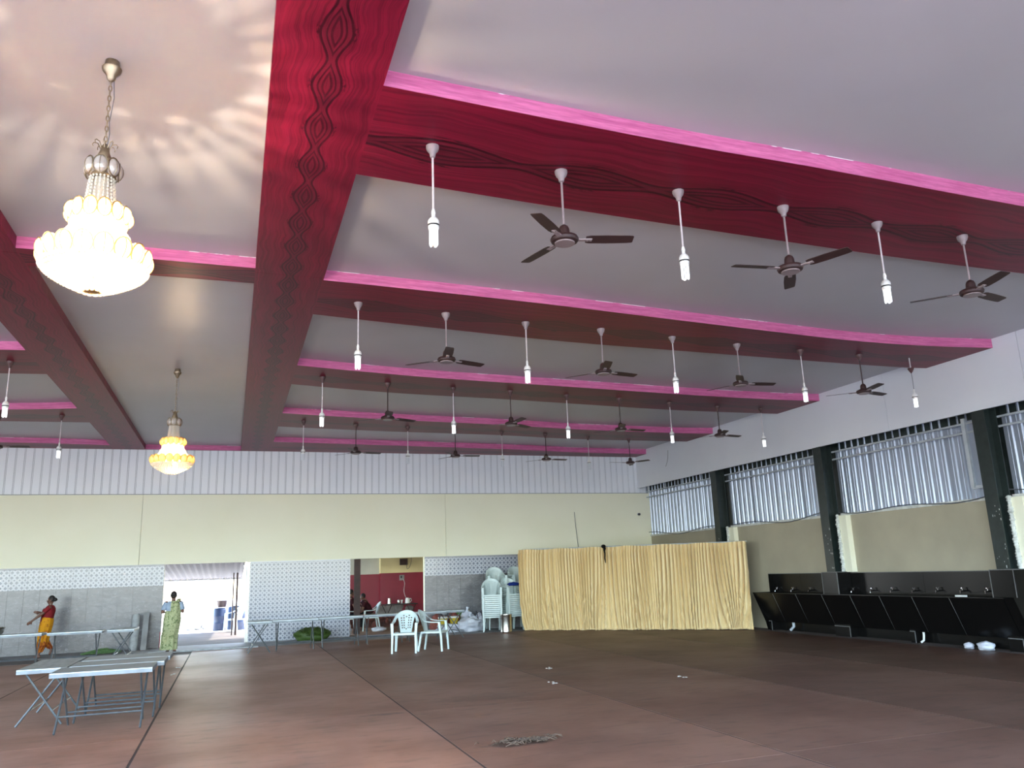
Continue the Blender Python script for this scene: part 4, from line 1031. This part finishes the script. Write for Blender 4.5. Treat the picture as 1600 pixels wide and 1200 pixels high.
for i in range(160):
    x = rr.uniform(-.32, .32); y = rr.uniform(-.12, .12); z = 0.01+rr.uniform(0, .10)*(1-abs(x)/.4); a = rr.uniform(-.4, .4); l = rr.uniform(.1, .2)
    gs.tube([(x-l*math.cos(a), y-l*math.sin(a), z), (x, y, z+.03), (x+l*math.cos(a), y+l*math.sin(a), z+rr.uniform(-.0, .06))], 0.006, 4)
tag(gs.build('stalks', M['grass'], gb), kind='stuff')
# stone posts leaning on the wall left of the doorway
p1 = thing('stone_post', 'pale rounded stone post leaning on the wall left of the doorway', 'stone post', (-2.36, 24.25, 0.0))
MB().lathe([(0.10, 0), (0.108, 0.05), (0.105, 0.5), (0.10, 0.9), (0.07, 0.94)], (0, 0, 0), 12).build('shaft', M['stone'], p1).rotation_euler = (-0.12, 0.02, 0)
p2 = thing('stone_slab', 'thin rough stone slab leaning on the wall beside the pale post', 'stone slab', (-2.12, 24.3, 0.0))
MB().box(-0.07, 0.07, -0.03, 0.03, 0, 0.98).box(-0.05, 0.06, -0.035, 0.035, 0.02, 0.9).build('slab', M['concrete'], p2, False).rotation_euler = (-0.2, 0.02, 0)
MB().box(-1.775, -1.752, WY-0.03, WY+0.2, 0, 0.42).build('jamb_paint', M['red_wall'], wback, False)
# litter on the mats
rr = random.Random(4)
for i, (x, y, lab) in enumerate(((5.35, 13.9, 'tiny white paper scrap on the brown mats, middle of the floor'), (4.72, 12.1, 'small pale paper scrap on the mats near the bottom middle'), (6.65, 11.6, 'tiny white paper scrap on the mats, right of the middle'), (-0.98, 17.3, 'white paper crumbs along a mat seam, below the doorway'), (-0.93, 18.6, 'torn white paper on the mat seam nearer the doorway'))):
    mb = MB()
    for k in range(5): mb.ell((rr.uniform(-.05, .05), rr.uniform(-.12, .12), .012), (.022, .03, .008), 6, 4)
    o = mb.build('paper_scrap', M['paper']); o.location = (x, y, 0.012); tag(o, lab, 'litter')
st = MB()
for i in range(110):
    x, y = rr.gauss(0, .16), rr.gauss(0, .07); a = rr.uniform(0, PI); l = rr.uniform(.02, .07)
    st.tube([(x-l*math.cos(a), y-l*math.sin(a), .006), (x, y, rr.uniform(.01, .03)), (x+l*math.cos(a), y+l*math.sin(a), .006)], .004, 4)
o = st.build('straw_litter', M['straw']); o.location = (2.88, 8.30, 0.014); tag(o, 'flat patch of dry straw litter on the mats at the bottom middle', 'litter', kind='stuff')

# ------------------------------------------------------------------ yard behind the doorway
def corrugated(x0, x1, ya, za, yb, zb_, pitch=0.19):
    mb = MB(); n = int((x1-x0)/pitch*4)
    for i in range(n+1):
        x = x0+(x1-x0)*i/n; d = 0.016*math.sin(i*PI/2)
        mb.v += [(x, ya, za+d), (x, yb, zb_+d), (x, yb, zb_+d+.006), (x, ya, za+d+.006)]
    for i in range(n):
        for j in range(4): mb.f.append((4*i+j, 4*i+(j+1) % 4, 4*i+4+(j+1) % 4, 4*i+4+j))
    return mb
aw = thing('awning', 'rusty corrugated awning outside the bright doorway', 'awning', (0, 28, 0))
off(corrugated(-5, 0.42, 25.05, 2.45, 33.2, 1.81), (0, 28, 0)).build('roof_sheet', M['awning'], aw, False)
MB().tube([(-5, 5.15, 1.79), (0.42, 5.15, 1.79)], 0.03, 8).build('eave_pipe', M['grey_pipe'], aw)
for x in (0.10, 0.22): MB().tube([(x, 1.6, -0.06), (x, 1.6, 1.98)], 0.022 if x < .2 else 0.034, 8).build('post', M['rust'], aw)
tag(MB().box(-7, 6.6, WY+0.2, 31.9, -0.2, -0.055).build('floor_yard_shade', M['shaded_screed'], None, False), kind='structure')  # dark sheet on the yard, awning shadow painted into its colour
wpost = thing('white_post', 'white post with a hanging cloth just outside the doorway, right side', 'post', (0.50, 25.25, -0.055))
MB().box(-0.06, 0.06, -0.06, 0.06, 0, 2.35).build('post', M['white_plastic'], wpost, False)
MB().grid(lambda u, v: (-0.16+0.10*u+0.06*v*u, -0.05+0.02*math.sin(u*9), 2.2-1.1*v*u), 8, 8).build('hanging_cloth', M['white_panel'], wpost, True, recalc=False)
def barrel(name, loc, r, h, mat, lab, cat='barrel'):
    t = thing(name, lab, cat, loc)
    MB().lathe([(r*.92, 0), (r, .02), (r, h*.32), (r*1.03, h*.335), (r, h*.35), (r, h*.65), (r*1.03, h*.665), (r, h*.68), (r, h*.95), (r*.9, h)], (0, 0, 0), 20).build('body', mat, t)
    MB().lathe([(r*.88, h-.005), (r*.93, h+.01), (r*.93, h+.03), (r*.85, h+.03)], (0, 0, 0), 20).build('lid', mat, t)
barrel('water_barrel', (-0.33, 33.0, -.06), .235, .78, M['barrel'], 'dark blue water barrel outside the doorway with a tub on it')
barrel('water_barrel', (0.07, 33.3, -.06), .13, .80, M['barrel_light'], 'slim light blue drum between the two dark barrels outside')
barrel('water_barrel', (0.36, 32.9, -.06), .28, .84, M['barrel'], 'dark blue water barrel outside the doorway, behind the plastic chair')
tb = thing('plastic_tub', 'brown plastic tub standing on the dark blue barrel outside', 'tub', (-0.27, 33.0, .765))
MB().lathe([(0.15, 0), (0.20, 0.22), (0.21, 0.23), (0.21, 0.25), (0.19, 0.25), (0.14, 0.02)], (0, 0, 0), 18).build('body', M['tub'], tb)
dup(ch0, (0.22, 31.9, -.055), -0.9, 'pale plastic armchair outside the doorway in front of the barrels', CG)
for i, (x, w) in enumerate(((-1.42, .22), (-1.12, .26), (-0.80, .34))):
    o = lump('field_stone', M['rock'], (w*.55, .2, .17), 40+i, .2, 8); o.location = (x, 34.2, .48); o['label'] = ''
    o.location.z = -0.06; o.scale = (1, 1, 1)
    tag(o, f'grey field stone in the bright yard, {["left", "middle", "right"][i]} of three in a row', 'stone')

# ------------------------------------------------------------------ the red room behind the right opening
tag(MB().box(2.4, 9.0, WY+.23, 29.2, -.05, -0.012).build('floor_red_room', M['earth'], None, False), kind='structure')
RY = 28.8
rwall = MB().box(4.95, 9.0, RY, RY+.45, .42, 1.79).build('wall_far', M['red_wall'], None, False); tag(rwall, kind='structure')
MB().box(4.95, 9.0, RY+.01, RY+.45, 1.79, 3.2).build('upper_band', M['room_cream'], rwall, False)
MB().box(2.4, 4.95, RY+.25, RY+.45, .42, 1.77).build('red_band', M['red_wall'], rwall, False)
MB().box(2.4, 4.95, RY+.26, RY+.45, 1.77, 3.2).build('upper_band', M['room_white'], rwall, False)
pm = MB(); rr = random.Random(8)
MB().box(2.4, 9.0, RY-.0, RY+.44, -.05, .42).build('plinth', M['brick_earth'], rwall, False)
for i in range(34): pm.ell((rr.uniform(3.6, 6.6), RY-.02, rr.uniform(-.0, .40)), (rr.uniform(.08, .2), .07, rr.uniform(.05, .11)), 7, 5)
pm.build('crumbling_stones', M['brick_earth'], rwall)
pm = MB()
for i in range(26): pm.ell((rr.gauss(5.35, .28), RY-.0, rr.uniform(.28, .66)), (rr.uniform(.10, .2), .03, rr.uniform(.07, .13)), 8, 5)
pm.build('bare_plaster', M['bare'], rwall)
tag(MB().box(0.65, 9.0, WY+.22, RY+.6, 3.0, 3.1).build('ceiling_red_room_blocker', M['room_white'], None, False), kind='structure')  # unseen roof, extended left past the room to block sun at the doorway
tag(MB().box(8.9, 9.1, WY+.22, RY+.3, 0, 3.0).build('wall_red_room_side', M['room_cream'], None, False), kind='structure')
rc = thing('rusty_column', 'dark rusty steel column inside the red room opening', 'column', (3.74, 26.0, -.05), 0, None, 'structure')
MB().box(-.09, .09, -.07, -.06, 0, 3.05).box(-.09, .09, .06, .07, 0, 3.05).box(-.008, .008, -.06, .06, 0, 3.05).build('section', M['rust'], rc, False)
tb = thing('wall_table', 'small black folding table against the red wall with vessels', 'table', (5.52, 28.35, -.012))
MB().box(-.60, .60, -.25, .25, .735, .765).build('tabletop', M['black_plastic'], tb, False)
for x in (-.42, .42):
    for s in (-1, 1): MB().tube([(x-.20*s, -.18*s, .74), (x+.16*s, -.15*s, 0)], .014, 6).build('leg', M['rust'], tb)
def vessel(name, loc, prof, mat, lab, cat, handle=None):
    t = thing(name, lab, cat, loc)
    MB().lathe(prof, (0, 0, 0), 18).build('body', mat, t)
    if handle: MB().tube(handle, .009, 6).build('handle', mat, t)
    return t
vessel('steel_jug', (5.17, 28.3, .755), [(.05, 0), (.062, .01), (.06, .14), (.05, .18), (.055, .2)], M['steel'], 'tall steel jug on the black table, leftmost vessel', 'jug')
vessel('steel_mug', (5.49, 28.3, .755), [(.045, 0), (.05, .01), (.047, .10), (.04, .13)], M['steel'], 'steel mug with handle on the black table, beside the pale cup', 'mug', [(.045, 0, .03), (.085, 0, .04), (.085, 0, .09), (.042, 0, .11)])
vessel('pale_cup', (5.60, 28.3, .755), [(.03, 0), (.025, .03), (.028, .06), (.045, .12)], M['white_plastic'], 'small pale cup on the black table, left of the kettle', 'cup')
kt = vessel('electric_kettle', (5.80, 28.3, .755), [(.085, 0), (.09, .015), (.082, .12), (.065, .17), (.03, .185)], M['white_plastic'], 'white electric kettle on the black table, plugged in', 'kettle', [(.07, 0, .16), (.13, 0, .15), (.14, 0, .08), (.09, 0, .03)])
fb = thing('fuse_box', 'dark open fuse box high on the cream wall of the red room', 'fuse box', (5.76, RY-.012, 2.16))
MB().box(-.13, .13, -.03, .01, -.10, .10).box(-.14, .14, -.06, -.03, .09, .11).box(-.14, -.12, -.06, -.03, -.1, .1).box(.12, .14, -.06, -.03, -.1, .1).box(-.14, .14, -.06, -.03, -.11, -.09).build('case', M['rust'], fb, False)
MB().tube(catmull([(.10, -.05, -.06), (.12, -.05, -.24), (.20, -.04, -.20), (.27, -.03, 0), (.28, -.02, .25)], 5), .008, 5).build('cable', M['wire'], fb)
sb = thing('switch_box', 'small switch board with a plug on the red wall', 'switch', (5.70, RY, 1.62))
MB().box(-.085, .085, -.03, .0, -.09, .09).build('board', M['bare'], sb, False)
MB().box(-.05, 0, -.045, -.03, -.02, .06).build('switch', M['black_plastic'], sb, False)
MB().tube(catmull([(.04, -.05, -.05), (.09, -.06, -.2), (.06, -.08, -.45), (.10, -.15, -.65), (.16, -.3, -.76), (.24, -.42, -.70)], 6), .008, 5).build('cord', M['white_wire'], sb)
o = sack((4.55, 26.75, -.012), (.24, .2, .075), 51, 'flat white cloth bundle on the earth floor of the red room', tie=False)
o = sack((3.30, 25.55, -.012), (.22, .2, .24), 52, 'translucent white bag behind the patterned wall edge, red room', tie=False)
# ------------------------------------------------------------------ people: one remeshed body each, clothes as children
def figure(name, label, loc, rz, caps, ells, voxel=0.008):
    mb = MB()
    for pts, rs in caps: 
        mb.tube(pts, rs, 12)
        for p, r in zip(pts, rs): mb.ell(p, r, 12, 8)
    for c, r in ells: mb.ell(c, r, 16, 10)
    me = mb.mesh(name, M['skin'])
    o = place(me, name, None, loc, rz); tag(o, label, 'person')
    md = o.modifiers.new('remesh', 'REMESH'); md.mode = 'VOXEL'; md.voxel_size = voxel; md.use_smooth_shade = True
    sm = o.modifiers.new('smooth', 'SMOOTH'); sm.factor = 0.5; sm.iterations = 3
    return o
def hand(wrist, tip_dir, side, curl=0.4, s=1.0):
    """palm, four unequal bent fingers and a thumb from the side of the palm"""
    w = Vector(wrist); d = Vector(tip_dir).normalized(); sd = Vector(side).normalized(); sd = (sd-d*sd.dot(d)).normalized(); nrm = d.cross(sd)
    caps = []; pal = w+d*.045*s
    caps.append(([w, pal, w+d*.075*s], [.022*s, .027*s, .022*s]))
    for k, (o, l) in enumerate(((-.027, .062), (-.009, .073), (.009, .068), (.026, .052))):
        a = w+d*.078*s+sd*o*s; b = a+(d+nrm*curl*.4).normalized()*l*.5*s; c = b+(d+nrm*curl*1.3).normalized()*l*.5*s
        caps.append(([w+d*.05*s+sd*o*.9*s, a, b, c], [.010*s, .0085*s, .0080*s, .0065*s]))
    a = w+d*.025*s-sd*.022*s; b = a+(d*.6-sd*.8).normalized()*.035*s; c = b+(d*.9-sd*.2+nrm*curl*.5).normalized()*.028*s
    caps.append(([a, b, c], [.013*s, .010*s, .008*s]))
    return caps
def head_ells(h, f, s=1.0):
    h = Vector(h); f = Vector(f).normalized(); up = Vector((0, 0, 1)); l = up.cross(f).normalized()
    E_ = [(h, (.078*s, .070*s, .098*s)), (h+f*.022*s-up*.055*s, (.052*s, .050*s, .050*s)), (h+f*.080*s-up*.012*s, (.018*s, .013*s, .020*s)), (h+f*.068*s-up*.048*s, (.014*s, .022*s, .011*s))]
    for k in (-1, 1): E_.append((h+l*k*.070*s-up*.008*s, (.018*s, .012*s, .028*s)))
    return E_
def face(o, h, f, s=1.0):
    h = Vector(h); f = Vector(f).normalized(); up = Vector((0, 0, 1)); l = up.cross(f).normalized()
    for k in (-1, 1):
        p = h+f*.069*s+l*k*.028*s+up*.006*s
        e = MB().ell(p, .0115*s, 8, 6).build('eye', M['eye_white'], o); MB().ell(p+f*.007*s, .0065*s, 8, 6).build('iris', M['hair'], e)
    MB().ell(h+f*.078*s-up*.050*s, (.010*s, .022*s, .007*s), 8, 5).build('mouth', M['lip'], o)
def hair(o, h, f, s=1.0, bun=None):
    h = Vector(h); f = Vector(f).normalized(); up = Vector((0, 0, 1))
    mb = MB().ell(h-f*.014*s+up*.018*s, (.084*s, .079*s, .096*s), 16, 10)
    V = []
    for v in mb.v:                      # pull the hairline back from the face
        q = Vector(v)-h; k = q.dot(f)
        if k > .045*s and q.z < .06*s: q -= f*(k-.045*s)
        if q.z < -.05*s: q.z = -.05*s
        V.append(tuple(h+q))
    mb.v = V
    if bun: mb.ell(h+Vector(bun), (.05*s, .052*s, .045*s), 12, 8)
    return mb.build('hair', M['hair'], o)
def ringp(c, rx, ry, n=28, fold=0.0, nf=9, ph=0.0):
    return [(c[0]+(rx+fold*math.sin(nf*t+ph))*math.cos(t), c[1]+(ry+fold*math.sin(nf*t+ph))*math.sin(t), c[2]) for t in [2*PI*k/n for k in range(n)]]

# woman in red and orange, striding to the left
H1 = (-.045, 0, 1.385); F1 = (1, 0.12, -0.05)
legs = [([(0, .075, .80), (.075, .07, .44), (.115, .07, .08)], [.085, .060, .036]), ([(.09, .07, .035), (.17, .075, .025), (.20, .075, .018)], [.034, .030, .018]),
        ([(0, -.075, .80), (.03, -.07, .44), (-.13, -.07, .19)], [.085, .058, .034]), ([(-.14, -.07, .17), (-.115, -.072, .09), (-.10, -.072, .06)], [.032, .028, .017])]
arms = [([(-.055, .155, 1.20), (.12, .19, 1.04), (.30, .17, .90)], [.048, .036, .024]), ([(-.055, -.155, 1.20), (.03, -.20, 1.00), (.19, -.06, 1.09)], [.048, .036, .024])]
caps = legs+arms+[([(-.05, 0, 1.18), (-.045, 0, 1.31)], [.05, .045]), ([(0, 0, .82), (-.01, 0, .95), (-.04, 0, 1.15)], [.115, .10, .11])]
caps += hand((.30, .17, .90), (.8, -.05, -.6), (.6, 0, .8)) + hand((.19, -.06, 1.09), (.8, .5, .1), (0, .2, 1), 0.8)
ells = head_ells(H1, F1)+[((0, 0, .82), (.12, .155, .11)), ((-.04, 0, 1.13), (.105, .155, .11)), ((.05, .06, 1.10), (.05, .05, .05)), ((.05, -.06, 1.10), (.05, .05, .05))]
w1 = figure('person', 'woman in red blouse and orange sari striding left behind the left table row', (-4.33, 23.72, 0.012), PI, caps, ells)
face(w1, H1, F1); hair(w1, H1, F1, bun=(-.095, 0, .005))
b = MB().loft([ringp((-.012, 0, .93), .125, .150), ringp((-.02, 0, 1.0), .125, .155, fold=.004), ringp((-.03, 0, 1.10), .140, .172, fold=.005, nf=7), ringp((-.045, 0, 1.18), .120, .178), ringp((-.05, 0, 1.235), .085, .125), ringp((-.05, 0, 1.255), .065, .075)])
b.tube([(-.055, .155, 1.205), (.02, .175, 1.14), (.06, .183, 1.10)], [.062, .056, .050], 12).tube([(-.055, -.155, 1.205), (-.015, -.18, 1.10), (.0, -.19, 1.06)], [.062, .056, .050], 12)
tag(b.build('blouse', M['red_cloth'], w1), 'red blouse')
MB().loft([[(x, y, z) for x, y, z in ((.07, -.08, .84+.0), (.135, -.06, .84), (.15, .05, .83), (.10, .14, .82))], [(x, y, z) for x, y, z in ((.09, -.09, 1.0), (.125, -.06, 1.0), (.135, .05, 1.0), (.09, .15, 1.0))], [(x, y, z) for x, y, z in ((.07, -.1, 1.12), (.12, -.05, 1.13), (.12, .04, 1.15), (.07, .15, 1.2))]]).build('sari_end', M['red_cloth'], w1)
k = MB().loft([ringp((-.01, 0, .97), .122, .150), ringp((0, 0, .88), .148, .178, fold=.004), ringp((.01, 0, .78), .150, .182, fold=.006), ringp((.03, 0, .62), .138, .165, fold=.010), ringp((.045, 0, .46), .125, .150, fold=.014), ringp((.05, 0, .36), .118, .140, fold=.016)])
tag(k.build('sari', M['sari_orange'], w1), 'orange sari')
MB().loft([ringp((.05, .0, .40), .117, .142, fold=.014), ringp((.06, .02, .30), .115, .125, fold=.018, ph=1), ringp((.085, .05, .20), .075, .075, fold=.014, ph=2), ringp((.10, .06, .13), .06, .06, fold=.012, ph=2)]).loft([ringp((.03, -.05, .42), .10, .09, fold=.01), ringp((-.02, -.06, .32), .09, .085, fold=.012), ringp((-.085, -.07, .25), .07, .07, fold=.01), ringp((-.11, -.07, .20), .05, .05, fold=.008)]).build('sari_hem', M['sari_orange_dark'], w1)

# woman in a pale green sari seen from behind, at the doorway
H2 = (.01, .0, 1.365); F2 = (1, 0, -0.05)
caps = [([(0, .08, .78), (.0, .07, .43), (-.02, .07, .06)], [.09, .06, .036]), ([(-.03, .07, .03), (.06, .08, .022), (.10, .08, .018)], [.033, .03, .018]),
        ([(0, -.08, .78), (-.03, -.08, .43), (-.09, -.09, .06)], [.09, .06, .036]), ([(-.10, -.09, .03), (-.02, -.10, .022), (.02, -.10, .018)], [.033, .03, .018]),
        ([(-.01, .165, 1.185), (-.05, .235, .97), (.13, .15, .95)], [.052, .042, .027]), ([(-.01, -.165, 1.185), (-.05, -.235, .97), (.13, -.15, .95)], [.052, .042, .027]),
        ([(0, 0, 1.15), (.0, 0, 1.29)], [.052, .046]), ([(0, 0, .80), (0, 0, .95), (0, 0, 1.13)], [.13, .115, .12])]
caps += hand((.13, .15, .95), (.6, -.8, 0), (.3, .2, 1), .7)+hand((.13, -.15, .95), (.6, .8, 0), (.3, -.2, 1), .7)
ells = head_ells(H2, F2)+[((0, 0, .80), (.14, .175, .12)), ((0, 0, 1.12), (.115, .17, .11))]
w2 = figure('person', 'woman in pale green printed sari seen from behind at the bright doorway', (-1.36, 22.95, 0.03), PI/2, caps, ells)
face(w2, H2, F2); hair(w2, H2, F2, bun=(-.085, 0, -.02))
b = MB().loft([ringp((0, 0, .93), .135, .165), ringp((0, 0, 1.02), .135, .170), ringp((0, 0, 1.10), .135, .185), ringp((0, 0, 1.18), .112, .188), ringp((0, 0, 1.225), .075, .12)])
for s in (1, -1): b.tube([(-.01, s*.165, 1.19), (-.035, s*.215, 1.06), (-.045, s*.228, 1.01)], [.066, .060, .056], 12)
tag(b.build('blouse', M['blue_blouse'], w2), 'pale blue blouse')
k = MB().loft([ringp((0, 0, .99), .140, .172), ringp((-.005, 0, .90), .160, .195, fold=.004), ringp((-.01, 0, .80), .172, .210, fold=.006), ringp((-.02, .01, .62), .165, .200, fold=.010), ringp((-.03, .03, .42), .160, .190, fold=.014), ringp((-.04, .04, .20), .160, .190, fold=.016), ringp((-.045, .045, .05), .165, .195, fold=.018)])
tag(k.build('sari', M['sari_green'], w2), 'pale green printed sari')
def pallu(u, v):                       # over the right shoulder and down the back
    a = PI-0.15-u*(1.55-0.5*v)*(-1)                # from the spine round to the right side
    a = PI+(-0.25+u*1.5)
    z = 1.235-0.30*v+(-0.02*u)
    R = 0.150+0.012*math.sin(u*14+v*2); Ry = 0.196+0.010*math.sin(u*14)
    if v < 0.12: R *= 0.80; Ry *= 0.86
    return (R*math.cos(a), Ry*math.sin(a), z)
pb = MB().grid(pallu, 16, 12); pb.tube([(-.09, -.10, 1.23), (-.01, -.13, 1.265), (.09, -.10, 1.18), (.13, .02, 1.0), (.14, .12, .93)], [.05, .055, .055, .06, .06], 8, flat=.5)
pb.build('pallu', M['sari_green'], w2, True, recalc=False)
for s, x in ((.075, .03), (-.095, -.04)): MB().box(x-.11, x+.09, s-.04, s+.04, 0.0, .016).build('sandal', M['leather'], w2, False)

# two people sitting in the red room
def sitter(label, loc, rz, lean, cloth, tall=0.0):
    hx = lean; H = (hx+.05, 0, 1.13-.35*lean+tall); F = (1, 0, -.35 if lean > .1 else -.05)
    sh = Vector((hx, 0, .93-.25*lean+tall))
    caps = [([(0, .09, .50), (.38, .11, .48), (.36, .11, .08)], [.085, .062, .038]), ([(.36, .11, .035), (.46, .12, .02)], [.035, .022]),
            ([(0, -.09, .50), (.38, -.11, .48), (.36, -.11, .08)], [.085, .062, .038]), ([(.36, -.11, .035), (.46, -.12, .02)], [.035, .022]),
            ([(0, 0, .50), (hx*.5, 0, .72), tuple(sh)], [.125, .12, .12]), ([tuple(sh+Vector((.01, 0, .05))), tuple(Vector(H)-Vector((.02, 0, .08)))], [.052, .047])]
    for s in (1, -1):
        e = sh+Vector((.10, s*.20, -.26)); w = Vector((.33, s*.10, .56))
        caps.append(([tuple(sh+Vector((0, s*.165, 0))), tuple(e), tuple(w)], [.052, .040, .026])); caps += hand(w, (.8, -s*.3, -.2), (0, s, .2), .6)
    p = figure('person', label, loc, rz, caps, head_ells(H, F)+[((0, 0, .50), (.14, .16, .10))], 0.010)
    face(p, H, F); hair(p, H, F)
    b = MB().loft([ringp((0, 0, .46), .15, .17), ringp((hx*.3, 0, .62), .14, .165, fold=.004), ringp((hx*.7, 0, .80), .14, .18, fold=.004), ringp((sh.x, 0, sh.z), .125, .19), ringp((sh.x+.01, 0, sh.z+.07), .075, .10)])
    for s in (1, -1): b.tube([tuple(sh+Vector((0, s*.165, .01))), tuple(sh+Vector((.06, s*.19, -.14)))], [.066, .058], 12)
    b.build('shirt', cloth, p)
    t = MB()
    for s in (1, -1): t.tube([(-.02, s*.09, .50), (.39, s*.11, .485), (.385, s*.11, .40), (.365, s*.11, .12)], [.10, .078, .072, .055], 12)
    t.build('trousers', M['dark_cloth'], p)
    return p
sitter('person in dark maroon shirt leaning forward on a chair in the red room', (4.36, 27.3, 0.0), PI, .20, M['maroon_cloth'])
dup(ch0, (4.36, 27.3, -.012), -PI/2, 'pale plastic armchair with the leaning person, in the red room', CG)
sitter('person in dark clothes sitting upright, half hidden by the rusty column', (3.66, 27.15, 0.0), 0.15, .02, M['maroon_cloth'], 0.08)
dup(ch0, (3.64, 27.15, -.012), PI/2+.15, 'pale plastic armchair of the upright sitter, half behind the patterned wall', CG)
